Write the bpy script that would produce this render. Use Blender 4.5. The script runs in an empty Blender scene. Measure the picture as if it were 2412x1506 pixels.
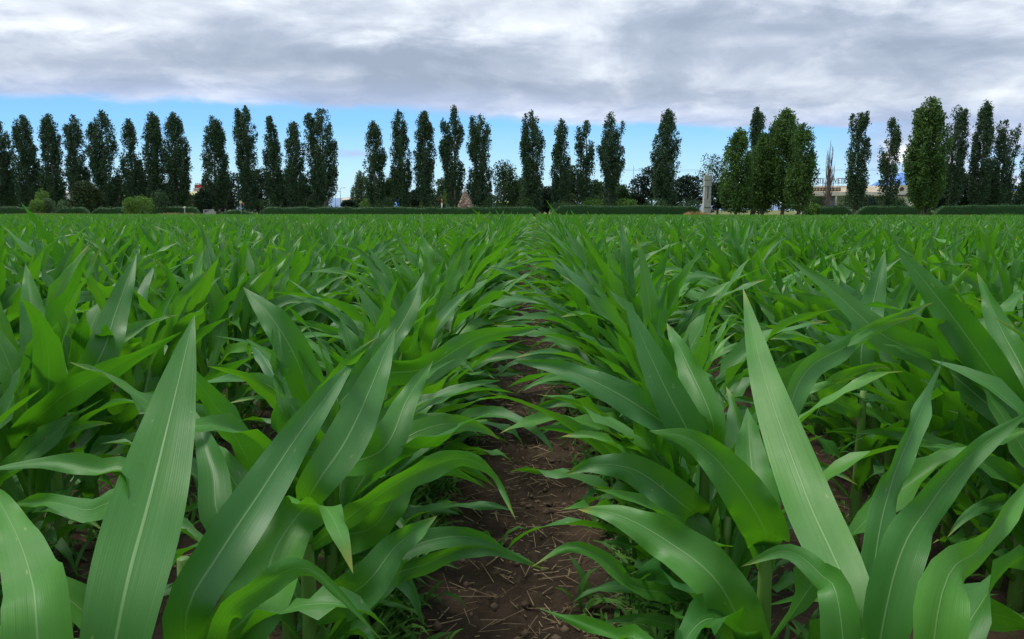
import bpy, math, random
import numpy as np
from mathutils import Vector, Matrix

SC = bpy.context.scene
COL = SC.collection
R = math.radians
rng = np.random.default_rng(7)

# ------------------------------------------------------------------ camera
F, CX, CY, HOR = 1755.0, 1206.0, 753.0, 495.0
CAM = np.array([0.035, 0.0, 0.87])
PITCH = math.atan((CY - HOR) / F)
YAW = math.atan((1260 - CX) / F)
cam_data = bpy.data.cameras.new("camera")
cam = bpy.data.objects.new("camera", cam_data)
COL.objects.link(cam)
cam.location = CAM
cam.rotation_euler = (R(90) - PITCH, 0, YAW)
cam_data.sensor_width = 36
cam_data.lens = 36 * F / 2412
cam_data.clip_start = 0.02
cam_data.clip_end = 20000
SC.camera = cam
_m = np.array(cam.rotation_euler.to_matrix())
RIGHT, UP, FWD = _m[:, 0], _m[:, 1], -_m[:, 2]


def P(px, py, depth):
    """a place in the field seen at photo position (px, py) and that depth"""
    return CAM + depth * (FWD + RIGHT * (px - CX) / F + UP * (CY - py) / F)


def proj(p):
    d = np.asarray(p) - CAM
    z = d @ FWD
    return CX + F * (d @ RIGHT) / z, CY - F * (d @ UP) / z, z


def gx(px, y):
    """x on the ground line at distance y seen at photo column px"""
    d = FWD + RIGHT * (px - CX) / F + UP * (CY - HOR) / F
    return CAM[0] + y * d[0] / d[1]


def hz(py, y, px=CX):
    """height seen at photo row py at distance y"""
    d = FWD + RIGHT * (px - CX) / F + UP * (CY - py) / F
    return CAM[2] + y * d[2] / d[1]


# ------------------------------------------------------------------ exposure, sky and sun
SC.view_settings.view_transform = 'Standard'
SC.view_settings.look = 'None'
SC.view_settings.gamma = 1
SC.view_settings.exposure = 0.30
SC.cycles.max_bounces = 8
SC.cycles.diffuse_bounces = 4
SC.cycles.glossy_bounces = 3
SC.cycles.transmission_bounces = 4
SC.cycles.transparent_max_bounces = 4
SUN_EL, SUN_AZ = R(66), R(-60)      # azimuth from +Y towards +X

world = bpy.data.worlds.new("World")
SC.world = world
world.use_nodes = True
wn, wl = world.node_tree.nodes, world.node_tree.links
wn.clear()


class G:
    """small helper to write node maths"""
    def __init__(s, tree):
        s.t = tree

    def _set(s, sock, v):
        if isinstance(v, bpy.types.NodeSocket):
            s.t.links.new(v, sock)
        else:
            sock.default_value = v

    def m(s, op, a, b=0.0, c=None, clamp=False):
        n = s.t.nodes.new('ShaderNodeMath')
        n.operation = op
        n.use_clamp = clamp
        s._set(n.inputs[0], a)
        s._set(n.inputs[1], b)
        if c is not None:
            s._set(n.inputs[2], c)
        return n.outputs[0]

    def node(s, kind, out=0, props=None, **ins):
        n = s.t.nodes.new(kind)
        for k, v in (props or {}).items():
            setattr(n, k, v)
        for k, v in ins.items():
            k = int(k[1:]) if k[0] == '_' else k.replace('__', ' ')
            s._set(n.inputs[k], v)
        return n.outputs[out] if out is not None else n

    def mix(s, f, a, b):
        n = s.t.nodes.new('ShaderNodeMix')
        n.data_type = 'RGBA'
        s._set(n.inputs[0], f)
        for q, v in ((6, a), (7, b)):
            s._set(n.inputs[q], v if isinstance(v, bpy.types.NodeSocket) else (*v, 1))
        return n.outputs[2]

    def rng(s, v, a, b, c=0.0, d=1.0, kind='SMOOTHSTEP'):
        n = s.t.nodes.new('ShaderNodeMapRange')
        n.interpolation_type = kind
        s._set(n.inputs[0], v)
        for q, x in ((1, a), (2, b), (3, c), (4, d)):
            s._set(n.inputs[q], x)
        return n.outputs[0]


def build_world():
    g = G(world.node_tree)
    tc = g.node('ShaderNodeTexCoord', None).outputs['Generated']
    sep = g.node('ShaderNodeSeparateXYZ', None, _0=tc)
    x, y, z = sep.outputs
    # picture-like angles: a = azimuth (rad from row direction), e = elevation
    hor = g.m('SQRT', g.m('ADD', g.m('MULTIPLY', x, x), g.m('MULTIPLY', y, y)))
    az = g.m('ARCTAN2', x, y)
    el0 = g.m('ARCTAN2', z, hor)
    el = g.m('ARCTAN2', z, g.m('MAXIMUM', y, 0.15))
    zc = g.m('ADD', g.m('MAXIMUM', z, 0.0), 0.13)
    cu = g.m('DIVIDE', x, zc)
    cv = g.m('DIVIDE', y, zc)
    vec = g.node('ShaderNodeCombineXYZ', _0=cu, _1=cv, _2=3.7)
    warp = g.node('ShaderNodeTexNoise', 1, Vector=vec, Scale=0.7, Detail=3.0)
    wv = g.node('ShaderNodeVectorMath', 0, {'operation': 'MULTIPLY_ADD'}, _0=warp, _1=(1.3, 1.3, 0), _2=vec)
    n1 = g.node('ShaderNodeTexNoise', 0, Vector=wv, Scale=0.95, Detail=9.0, Roughness=0.52)
    n2 = g.node('ShaderNodeTexNoise', 0, Vector=wv, Scale=2.9, Detail=6.0, Roughness=0.55)
    vec3 = g.node('ShaderNodeCombineXYZ', _0=g.m('MULTIPLY', az, 5.0), _1=g.m('MULTIPLY', el, 16.0), _2=1.0)
    n3 = g.node('ShaderNodeTexNoise', 0, Vector=vec3, Scale=1.6, Detail=7.0, Roughness=0.6, Distortion=0.4)

    vec4 = g.node('ShaderNodeCombineXYZ', _0=g.m('MULTIPLY', az, 5.0), _1=g.m('MULTIPLY', el, 10.0), _2=6.3)
    n4 = g.node('ShaderNodeTexNoise', 0, Vector=vec4, Scale=1.5, Detail=8.0, Roughness=0.56, Distortion=0.5)

    def bump(px, py, sx, sy, amp, jit=0.05):
        a0, e0 = math.atan((px - 1260) / F), (HOR - py) / F
        da = g.m('DIVIDE', g.m('SUBTRACT', g.m('MULTIPLY_ADD', g.m('SUBTRACT', n3, 0.5), 0.25, az), a0), sx / F)
        de = g.m('DIVIDE', g.m('SUBTRACT', g.m('MULTIPLY_ADD', g.m('SUBTRACT', n3, 0.5), jit, el), e0), sy / F)
        q = g.m('ADD', g.m('MULTIPLY', da, da), g.m('MULTIPLY', de, de))
        return g.m('MULTIPLY', g.m('EXPONENT', g.m('MULTIPLY', q, -1.0)), amp)

    b = g.m('ADD', g.m('MULTIPLY', g.m('SUBTRACT', n1, 0.5), 1.0), 0.40)
    b = g.m('ADD', b, g.m('MULTIPLY', g.m('SUBTRACT', n2, 0.5), 0.95))
    b = g.m('ADD', b, g.m('ADD', g.m('MULTIPLY', g.m('SUBTRACT', n3, 0.5), 0.6), g.m('MULTIPLY', g.m('SUBTRACT', n4, 0.5), 1.1)))
    for t in ((1450, 5, 480, 40, 0.60), (1150, 95, 260, 45, 0.35), (560, 20, 260, 30, 0.25), (90, 30, 160, 40, 0.25), (300, 95, 190, 26, 0.42),
              (2300, 20, 260, 40, 0.30), (850, 150, 300, 34, -0.38), (90, 105, 190, 22, -0.28), (2150, 165, 330, 40, -0.22),
              (1750, 90, 260, 30, -0.25), (1400, 190, 260, 22, 0.16), (500, 185, 420, 22, 0.14), (1300, 262, 420, 16, 0.10), (600, 215, 700, 12, -0.12)):
        b = g.m('ADD', b, bump(*t))
    ramp = g.node('ShaderNodeValToRGB', None, _0=b)
    cr = ramp.color_ramp
    cr.elements[0].position, cr.elements[0].color = 0.0, (0.31, 0.375, 0.48, 1)
    cr.elements[1].position, cr.elements[1].color = 1.0, (0.90, 0.94, 0.98, 1)
    for p, c in ((0.3, (0.40, 0.465, 0.58, 1)), (0.52, (0.54, 0.60, 0.70, 1)), (0.75, (0.70, 0.76, 0.84, 1))):
        e_ = cr.elements.new(p)
        e_.color = c
    cloud = ramp.outputs[0]
    # clear strip above the horizon
    sky = g.node('ShaderNodeTexSky', 0, {'sky_type': 'NISHITA', 'sun_disc': False, 'sun_elevation': SUN_EL, 'sun_rotation': SUN_AZ})
    skyv = g.node('ShaderNodeVectorMath', 0, {'operation': 'SCALE'}, _0=sky, Scale=0.10)
    r2 = g.node('ShaderNodeValToRGB', None, _0=g.m('MULTIPLY', el, 5.0))
    c2 = r2.color_ramp
    c2.elements[0].position, c2.elements[0].color = 0.0, (0.58, 0.80, 0.93, 1)
    c2.elements[1].position, c2.elements[1].color = 1.0, (0.13, 0.40, 0.90, 1)
    for p, c in ((0.25, (0.44, 0.75, 0.98, 1)), (0.55, (0.22, 0.57, 1.0, 1))):
        e_ = c2.elements.new(p)
        e_.color = c
    clear = g.mix(0.15, r2.outputs[0], skyv)
    # lower edge of the cloud deck, sloping down to the right
    edge = g.rng(az, math.atan((0 - 1260) / F), math.atan((1700 - 1260) / F), (495 - 232) / F, (495 - 318) / F, 'LINEAR')
    e2 = g.m('MULTIPLY_ADD', g.m('SUBTRACT', n4, 0.5), 0.036, el)
    d = g.m('SUBTRACT', e2, edge)
    cover = g.rng(d, -0.004, 0.010)
    # thin wisps beneath it on the right
    wr = g.rng(az, math.atan((1880 - 1260) / F), math.atan((2150 - 1260) / F))
    wv2 = g.m('MULTIPLY', wr, g.rng(g.m('ADD', n3, g.m('MULTIPLY', d, 5.0)), 0.05, 0.42))
    cover = g.m('MAXIMUM', cover, wv2)
    small = g.m('ADD', bump(842, 366, 44, 8, 0.7, 0.004), bump(2128, 375, 26, 24, 1.6, 0.01))
    small = g.m('ADD', small, bump(735, 362, 50, 10, 0.6, 0.004))
    cover = g.m('MINIMUM', g.m('ADD', cover, small), 1.0)
    thin = g.rng(d, 0.0, 0.045, 1.0, 0.0)
    cloud = g.mix(g.m('MULTIPLY', thin, 0.28), cloud, (0.42, 0.55, 0.92))
    white = g.m('MINIMUM', bump(2128, 375, 26, 24, 1.6, 0.01), 1.0)
    cloud = g.mix(white, cloud, (0.9, 0.95, 1.0))
    col = g.mix(cover, clear, cloud)
    # an overcast sky is brightest overhead
    up = g.rng(el0, R(18), R(60), 1.0, 1.6)
    under = g.rng(el0, -0.02, 0.0)
    col = g.mix(under, (0.10, 0.14, 0.07), col)
    bg = g.node('ShaderNodeBackground', 0, Color=col, Strength=up)
    out = g.t.nodes.new('ShaderNodeOutputWorld')
    g.t.links.new(bg, out.inputs[0])


build_world()
sun_d = bpy.data.lights.new("sun", 'SUN')
sun_d.energy = 2.3
sun_d.angle = R(20)
sun_d.color = (1.0, 0.96, 0.88)
sun = bpy.data.objects.new("sun", sun_d)
COL.objects.link(sun)
_sd = Vector((math.cos(SUN_EL) * math.sin(SUN_AZ), math.cos(SUN_EL) * math.cos(SUN_AZ), math.sin(SUN_EL)))
sun.rotation_euler = _sd.to_track_quat('Z', 'Y').to_euler()

# ------------------------------------------------------------------ scene helpers


def tag(o, label=None, cat=None, group=None, kind=None):
    if label:
        o['label'] = label
    if cat:
        o['category'] = cat
    if group:
        o['group'] = group
    if kind:
        o['kind'] = kind
    return o


def empty(name, loc, label=None, cat=None, group=None, rz=0.0):
    o = bpy.data.objects.new(name, None)
    o.empty_display_size = 0.1
    o.location = loc
    o.rotation_euler = (0, 0, rz)
    COL.objects.link(o)
    return tag(o, label, cat, group)


def mesh_np(name, verts, quads, tris=None, uv=None, rnd=None, smooth=True):
    """mesh from numpy arrays; uv per vertex, rnd per vertex"""
    me = bpy.data.meshes.new(name)
    verts = np.asarray(verts, dtype=np.float32)
    quads = np.asarray(quads, dtype=np.int32).reshape(-1, 4)
    tris = np.zeros((0, 3), np.int32) if tris is None else np.asarray(tris, dtype=np.int32)
    nq, nt = len(quads), len(tris)
    me.vertices.add(len(verts))
    me.vertices.foreach_set('co', verts.ravel())
    loops = np.concatenate([quads.ravel(), tris.ravel()])
    me.loops.add(len(loops))
    me.loops.foreach_set('vertex_index', loops)
    me.polygons.add(nq + nt)
    me.polygons.foreach_set('loop_start', np.concatenate([np.arange(nq) * 4, nq * 4 + np.arange(nt) * 3]).astype(np.int32))
    me.polygons.foreach_set('loop_total', np.concatenate([np.full(nq, 4), np.full(nt, 3)]).astype(np.int32))
    me.polygons.foreach_set('use_smooth', np.full(nq + nt, smooth))
    if uv is not None:
        l = me.uv_layers.new(name='UVMap')
        l.data.foreach_set('uv', np.asarray(uv, np.float32)[loops].ravel())
    if rnd is not None:
        a = me.attributes.new('rnd', 'FLOAT', 'POINT')
        a.data.foreach_set('value', np.asarray(rnd, np.float32))
    me.update()
    return me


def obj(name, me, mat, parent=None, loc=None):
    if mat is not None and not me.materials:
        me.materials.append(mat)
    o = bpy.data.objects.new(name, me)
    COL.objects.link(o)
    if parent is not None:
        o.parent = parent
    if loc is not None:
        o.location = loc
    return o


class MB:
    """collects simple solids into one mesh"""
    def __init__(s):
        s.v, s.q, s.t, s.n = [], [], [], 0

    def add(s, v, q, t=()):
        s.v.append(np.asarray(v, float))
        s.q += [[i + s.n for i in f] for f in q]
        s.t += [[i + s.n for i in f] for f in t]
        s.n += len(v)
        return s

    def box(s, c, d, taper=1.0, rz=0.0):
        hx, hy, h = d[0] / 2, d[1] / 2, d[2] / 2
        v = []
        for zz, k in ((-h, 1.0), (h, taper)):
            for xx, yy in ((-hx, -hy), (hx, -hy), (hx, hy), (-hx, hy)):
                X, Y = xx * k, yy * k
                v.append((c[0] + X * math.cos(rz) - Y * math.sin(rz), c[1] + X * math.sin(rz) + Y * math.cos(rz), c[2] + zz))
        return s.add(v, [(3, 2, 1, 0), (4, 5, 6, 7), (0, 1, 5, 4), (1, 2, 6, 5), (2, 3, 7, 6), (3, 0, 4, 7)])

    def tube(s, pts, rad, n=8):
        pts = np.asarray(pts, float)
        rad = np.broadcast_to(np.asarray(rad, float), (len(pts),))
        tg = np.gradient(pts, axis=0)
        tg /= np.linalg.norm(tg, axis=1)[:, None] + 1e-9
        ref = np.array([1.0, 0, 0]) if abs(tg[0][0]) < 0.8 else np.array([0, 1.0, 0])
        v = []
        for p, t, r in zip(pts, tg, rad):
            a = np.cross(t, ref)
            a /= np.linalg.norm(a) + 1e-9
            b = np.cross(t, a)
            for k in range(n):
                th = 2 * math.pi * k / n
                v.append(p + r * (math.cos(th) * a + math.sin(th) * b))
        q = []
        for i in range(len(pts) - 1):
            for k in range(n):
                k2 = (k + 1) % n
                q.append((i * n + k, i * n + k2, (i + 1) * n + k2, (i + 1) * n + k))
        m = len(v)
        v.append(pts[0])
        v.append(pts[-1])
        L = (len(pts) - 1) * n
        t = [(m, (k + 1) % n, k) for k in range(n)] + [(m + 1, L + k, L + (k + 1) % n) for k in range(n)]
        return s.add(v, q, t)

    def build(s, name, mat, parent=None, smooth=False, loc=None, bevel=0.0):
        me = mesh_np(name, np.concatenate(s.v), s.q, s.t if s.t else None, smooth=smooth)
        o = obj(name, me, mat, parent, loc)
        if bevel:
            m = o.modifiers.new('bevel', 'BEVEL')
            m.width = bevel
            m.segments = 2
        return o


# ------------------------------------------------------------------ materials
def new_mat(name):
    m = bpy.data.materials.new(name)
    m.use_nodes = True
    m.node_tree.nodes.clear()
    g = G(m.node_tree)
    out = m.node_tree.nodes.new('ShaderNodeOutputMaterial')
    return m, g, out


def principled(g, color, rough=0.7, spec=0.4, normal=None):
    n = g.t.nodes.new('ShaderNodeBsdfPrincipled')
    g._set(n.inputs['Base Color'], color if isinstance(color, bpy.types.NodeSocket) else (*color, 1))
    g._set(n.inputs['Roughness'], rough)
    n.inputs['Specular IOR Level'].default_value = spec
    if normal is not None:
        g._set(n.inputs['Normal'], normal)
    return n.outputs[0]


def plain_mat(name, c1, c2, scale=3.0, rough=0.8, bump=0.2, spec=0.3, dist=0.02, detail=6.0, stretch=(1, 1, 1)):
    m, g, out = new_mat(name)
    tc = g.node('ShaderNodeTexCoord', None).outputs['Object']
    mp = g.node('ShaderNodeMapping', 0, Vector=tc, Scale=stretch)
    n = g.node('ShaderNodeTexNoise', 0, Vector=mp, Scale=scale, Detail=detail, Roughness=0.6)
    f = g.rng(n, 0.3, 0.7)
    bp = g.node('ShaderNodeBump', 0, Height=n, Strength=bump, Distance=dist)
    g.t.links.new(principled(g, g.mix(f, c1, c2), rough, spec, bp), out.inputs[0])
    return m


def corn_leaf_mat():
    m, g, out = new_mat('corn_leaf')
    uvn = g.node('ShaderNodeSeparateXYZ', None, _0=g.node('ShaderNodeUVMap', 0))
    u, v = uvn.outputs[0], uvn.outputs[1]          # u 0..1 across, v 0..1 along
    a = g.m('ABSOLUTE', g.m('SUBTRACT', u, 0.5))
    rnd = g.node('ShaderNodeAttribute', 2, {'attribute_name': 'rnd'})
    oi = g.node('ShaderNodeObjectInfo', None).outputs['Random']
    r = g.m('FRACT', g.m('ADD', rnd, oi))
    pos = g.node('ShaderNodeNewGeometry', None).outputs['Position']
    sv = g.node('ShaderNodeCombineXYZ', _0=g.m('MULTIPLY', u, 17.0), _1=g.m('MULTIPLY', v, 1.2), _2=g.m('MULTIPLY', rnd, 40.0))
    vein = g.node('ShaderNodeTexNoise', 0, Vector=sv, Scale=1.0, Detail=3.0, Roughness=0.6)
    big = g.node('ShaderNodeTexNoise', 0, Vector=pos, Scale=9.0, Detail=3.0)
    # colour of the blade and its painted bluish sheen
    c = g.mix(r, (0.026, 0.130, 0.012), (0.080, 0.262, 0.020))
    c = g.mix(g.rng(big, 0.35, 0.7, 0.0, 0.6), c, (0.045, 0.165, 0.030))
    c = g.mix(g.rng(vein, 0.45, 0.75, 0.0, 0.22), c, (0.10, 0.28, 0.05))
    c = g.mix(g.rng(g.m('FRACT', g.m('MULTIPLY', r, 7.31)), 0.45, 1.0, 0.0, 0.5, 'LINEAR'), c, (0.034, 0.140, 0.042))  # some leaves tinted bluish, sky sheen put into their colour
    # yellowing tips, pale spots
    tip = g.m('MULTIPLY', g.rng(v, 0.90, 1.0), g.rng(r, 0.45, 0.8))
    c = g.mix(g.m('MULTIPLY', tip, 0.75), c, (0.33, 0.30, 0.05))
    spv = g.node('ShaderNodeCombineXYZ', _0=g.m('MULTIPLY', u, 6.0), _1=g.m('MULTIPLY', v, 16.0), _2=g.m('MULTIPLY', rnd, 90.0))
    sp = g.node('ShaderNodeTexNoise', 0, Vector=spv, Scale=1.3, Detail=2.0)
    c = g.mix(g.m('MULTIPLY', g.rng(sp, 0.72, 0.77), 0.6), c, (0.30, 0.36, 0.12))
    # midrib, fading to the tip
    mw = g.rng(v, 0.0, 1.0, 0.040, 0.010, 'LINEAR')
    rib = g.m('SUBTRACT', 1.0, g.rng(a, g.m('MULTIPLY', mw, 0.35), mw))
    c = g.mix(g.m('MULTIPLY', rib, 0.5), c, (0.26, 0.44, 0.16))
    hgt = g.m('ADD', g.m('MULTIPLY', vein, 0.6), g.m('MULTIPLY', rib, -1.2))
    fine = g.node('ShaderNodeTexWave', 0, {'bands_direction': 'X'}, Vector=g.node('ShaderNodeCombineXYZ', _0=u, _1=0.0, _2=0.0), Scale=9.0)
    hgt = g.m('ADD', hgt, g.m('MULTIPLY', fine, 0.07))
    nb = g.node('ShaderNodeBump', 0, Height=hgt, Strength=0.32, Distance=0.0018)
    back = g.node('ShaderNodeNewGeometry', None).outputs['Backfacing']
    pr = g.t.nodes.new('ShaderNodeBsdfPrincipled')
    g._set(pr.inputs['Base Color'], c)
    g._set(pr.inputs['Roughness'], g.rng(big, 0.3, 0.7, 0.42, 0.57))
    pr.inputs['Specular IOR Level'].default_value = 0.42
    g._set(pr.inputs['Normal'], nb)
    tcol = g.mix(r, (0.10, 0.40, 0.008), (0.17, 0.50, 0.010))
    tcol = g.mix(g.rng(vein, 0.4, 0.75, 0.0, 0.35), tcol, (0.07, 0.26, 0.006))
    tr = g.node('ShaderNodeBsdfTranslucent', 0, Color=tcol, Normal=nb)
    ms = g.t.nodes.new('ShaderNodeMixShader')
    ms.inputs[0].default_value = 0.30
    g.t.links.new(pr.outputs[0], ms.inputs[1])
    g.t.links.new(tr, ms.inputs[2])
    g.t.links.new(ms.outputs[0], out.inputs[0])
    return m


def foliage_mat(name, c1, c2, c3, trans=0.25, scale=0.35):
    m, g, out = new_mat(name)
    rnd = g.node('ShaderNodeAttribute', 2, {'attribute_name': 'rnd'})
    pos = g.node('ShaderNodeNewGeometry', None).outputs['Position']
    n = g.node('ShaderNodeTexNoise', 0, Vector=pos, Scale=scale, Detail=4.0)
    c = g.mix(rnd, c1, c2)
    c = g.mix(g.rng(n, 0.42, 0.68, 0.0, 0.8), c, c3)
    p = principled(g, c, 0.65, 0.22)
    tr = g.node('ShaderNodeBsdfTranslucent', 0, Color=c)
    ms = g.t.nodes.new('ShaderNodeMixShader')
    ms.inputs[0].default_value = trans
    g.t.links.new(p, ms.inputs[1])
    g.t.links.new(tr, ms.inputs[2])
    g.t.links.new(ms.outputs[0], out.inputs[0])
    return m


def soil_mat():
    m, g, out = new_mat('soil')
    pos = g.node('ShaderNodeNewGeometry', None).outputs['Position']
    n1 = g.node('ShaderNodeTexNoise', 0, Vector=pos, Scale=3.0, Detail=8.0, Roughness=0.65)
    n2 = g.node('ShaderNodeTexNoise', 0, Vector=pos, Scale=38.0, Detail=8.0, Roughness=0.7)
    vo = g.node('ShaderNodeTexVoronoi', 0, Vector=pos, Scale=26.0)
    c = g.mix(g.rng(n1, 0.3, 0.7), (0.026, 0.016, 0.009), (0.074, 0.046, 0.027))
    c = g.mix(g.rng(n2, 0.5, 0.75, 0.0, 0.7), c, (0.115, 0.083, 0.055))
    h = g.m('ADD', g.m('MULTIPLY', n2, 1.0), g.m('MULTIPLY', vo, 0.6))
    b = g.node('ShaderNodeBump', 0, Height=h, Strength=0.9, Distance=0.02)
    g.t.links.new(principled(g, c, 0.85, 0.25, b), out.inputs[0])
    return m


M = {}
M['leaf'] = corn_leaf_mat()
M['stalk'] = plain_mat('corn_stalk', (0.09, 0.20, 0.03), (0.17, 0.30, 0.06), 9.0, 0.5, 0.15, 0.4, 0.003, stretch=(1, 1, 0.15))
M['soil'] = soil_mat()
M['straw'] = plain_mat('straw', (0.12, 0.075, 0.04), (0.40, 0.30, 0.17), 9.0, 0.8)
M['weed'] = foliage_mat('weed_leaf', (0.05, 0.15, 0.02), (0.10, 0.24, 0.03), (0.07, 0.19, 0.04), 0.35, 4.0)
M['grass'] = foliage_mat('verge_grass', (0.07, 0.13, 0.03), (0.14, 0.19, 0.05), (0.16, 0.17, 0.06), 0.3, 0.3)
M['dry'] = foliage_mat('dry_grass', (0.32, 0.24, 0.10), (0.46, 0.36, 0.17), (0.30, 0.27, 0.10), 0.3, 0.5)
M['rust'] = foliage_mat('rusty_grass', (0.36, 0.20, 0.08), (0.48, 0.29, 0.12), (0.34, 0.26, 0.10), 0.3, 0.5)
M['poplar'] = foliage_mat('poplar_leaves', (0.030, 0.070, 0.034), (0.092, 0.155, 0.070), (0.046, 0.112, 0.044), 0.22, 0.6)
M['poplar2'] = foliage_mat('poplar_leaves_green', (0.044, 0.110, 0.024), (0.120, 0.220, 0.042), (0.048, 0.112, 0.028), 0.28, 0.7)
M['tree'] = foliage_mat('tree_leaves', (0.032, 0.075, 0.024), (0.060, 0.115, 0.032), (0.028, 0.065, 0.028), 0.25)
M['dark'] = foliage_mat('dark_leaves', (0.012, 0.032, 0.018), (0.026, 0.056, 0.026), (0.018, 0.044, 0.020), 0.15)
M['olive'] = foliage_mat('olive_leaves', (0.028, 0.056, 0.020), (0.058, 0.090, 0.030), (0.030, 0.058, 0.022), 0.15)
M['bright'] = foliage_mat('bright_leaves', (0.09, 0.19, 0.03), (0.16, 0.28, 0.05), (0.08, 0.17, 0.03), 0.3)
M['pale'] = foliage_mat('pale_leaves', (0.07, 0.13, 0.06), (0.13, 0.20, 0.09), (0.08, 0.13, 0.07), 0.3)
M['hedge'] = foliage_mat('hedge_leaves', (0.014, 0.052, 0.011), (0.036, 0.105, 0.018), (0.018, 0.062, 0.014), 0.15, 1.2)
M['bark'] = plain_mat('bark', (0.10, 0.085, 0.065), (0.21, 0.185, 0.15), 2.0, 0.9, 0.5, 0.2, 0.05, stretch=(3, 3, 0.5))
M['deadwood'] = plain_mat('dead_wood', (0.09, 0.07, 0.06), (0.18, 0.145, 0.12), 2.0, 0.9, 0.5, 0.2, 0.05, stretch=(3, 3, 0.5))
M['stone'] = plain_mat('pale_stone', (0.36, 0.37, 0.33), (0.52, 0.52, 0.47), 2.2, 0.85, 0.4, 0.25, 0.02)
M['tan'] = plain_mat('tan_concrete', (0.46, 0.38, 0.27), (0.58, 0.49, 0.36), 0.8, 0.85, 0.2)
M['cream'] = plain_mat('cream_plaster', (0.58, 0.54, 0.44), (0.70, 0.66, 0.55), 0.9, 0.85, 0.2)
M['white'] = plain_mat('white_plaster', (0.60, 0.62, 0.60), (0.74, 0.75, 0.72), 0.9, 0.8, 0.2)
M['blue_wall'] = plain_mat('blue_grey_wall', (0.20, 0.26, 0.36), (0.28, 0.34, 0.44), 1.0, 0.7, 0.1)
M['shade'] = plain_mat('dark_interior', (0.030, 0.032, 0.034), (0.06, 0.06, 0.06), 1.0, 0.7, 0.1)
M['brown_sign'] = plain_mat('brown_sign', (0.075, 0.038, 0.022), (0.11, 0.06, 0.035), 1.0, 0.6, 0.1)
M['yellow'] = plain_mat('yellow_paint', (0.62, 0.60, 0.06), (0.72, 0.70, 0.09), 1.0, 0.5, 0.1)
M['pale_yellow'] = plain_mat('pale_yellow_paint', (0.60, 0.58, 0.26), (0.70, 0.68, 0.34), 1.0, 0.6, 0.1)
M['red'] = plain_mat('red_paint', (0.40, 0.07, 0.05), (0.50, 0.10, 0.07), 1.0, 0.5, 0.1)
M['glass'] = plain_mat('window_glass', (0.03, 0.07, 0.16), (0.06, 0.12, 0.24), 0.6, 0.08, 0.0, 0.6)
M['metal'] = plain_mat('grey_metal', (0.30, 0.32, 0.33), (0.40, 0.42, 0.43), 4.0, 0.45, 0.1, 0.5)
M['hill'] = plain_mat('hazed_forest', (0.15, 0.22, 0.33), (0.20, 0.28, 0.40), 0.004, 0.95, 0.3, 0.1, 8.0)  # distance haze mixed into the forest colour
M['mountain'] = plain_mat('hazed_mountain', (0.10, 0.20, 0.46), (0.14, 0.26, 0.55), 0.003, 0.95, 0.3, 0.1, 20.0)  # blue of the far air painted into the mountain colour


# ------------------------------------------------------------------ value noise
def vnoise(x, y, seed=0):
    def h(i, j):
        n = (i.astype(np.int64) * 374761393 + j.astype(np.int64) * 668265263 + seed * 1274126177) & 0xffffffff
        n = ((n ^ (n >> 13)) * 1103515245) & 0xffffffff
        return ((n ^ (n >> 16)) & 0xffff) / 65535.0
    i, j = np.floor(x), np.floor(y)
    fx, fy = x - i, y - j
    fx, fy = fx * fx * (3 - 2 * fx), fy * fy * (3 - 2 * fy)
    a, b, c, d = h(i, j), h(i + 1, j), h(i, j + 1), h(i + 1, j + 1)
    return (a * (1 - fx) + b * fx) * (1 - fy) + (c * (1 - fx) + d * fx) * fy


def ground_h(x, y):
    x, y = np.asarray(x, float), np.asarray(y, float)
    near = np.clip((14 - np.abs(y)) / 4, 0, 1) * np.clip((5 - np.abs(x)) / 2, 0, 1)
    ridge = 0.018 * np.cos(2 * np.pi * (x - 0.375) / 0.75)
    h = ridge + 0.038 * (vnoise(x * 5, y * 4, 1) - 0.5) + 0.036 * (vnoise(x * 13, y * 13, 2) - 0.5) + 0.026 * (vnoise(x * 33, y * 33, 3) - 0.5)
    return h * near


def axis(lo, hi, step, far):
    a = np.arange(lo, hi + step, step)
    out = [a]
    k, d = a[-1], step
    ups = []
    while k < far:
        d *= 1.35
        k += d
        ups.append(k)
    k, d = a[0], step
    dn = []
    while k > -far:
        d *= 1.35
        k -= d
        dn.append(k)
    return np.concatenate([dn[::-1], a, ups])


xs, ys = axis(-3.2, 3.2, 0.025, 3200), axis(0.3, 9.0, 0.03, 3200)
XX, YY = np.meshgrid(xs, ys)
ZZ = ground_h(XX, YY)
nx, ny = len(xs), len(ys)
idx = np.arange(nx * ny).reshape(ny, nx)
gq = np.stack([idx[:-1, :-1], idx[:-1, 1:], idx[1:, 1:], idx[1:, :-1]], -1).reshape(-1, 4)
ground = obj('ground', mesh_np('ground', np.stack([XX, YY, ZZ], -1).reshape(-1, 3), gq), M['soil'])
tag(ground, kind='structure')


def field_end(x):
    return 64 - 0.16 * x


vv = []
for x in (-900, -60, -30, 0, 30, 60, 900):
    ye = field_end(np.clip(x, -60, 60)) + 1.5
    vv += [(x, ye, 0.02), (x, 2500, 0.02)]
vq = [(2 * i, 2 * i + 2, 2 * i + 3, 2 * i + 1) for i in range(6)]
gv = obj('grass_ground', mesh_np('grass_ground', vv, vq), plain_mat('verge', (0.07, 0.11, 0.03), (0.20, 0.19, 0.08), 0.25, 0.95, 0.5, 0.1, 0.1))
tag(gv, kind='structure')

# ------------------------------------------------------------------ corn


def width_profile(s):
    a = 0.40 + 0.60 * np.sin(np.clip(s / 0.38, 0, 1) * math.pi / 2)
    b = 1 - np.clip((s - 0.38) / 0.62, 0, 1) ** 1.75
    return a * b


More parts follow.
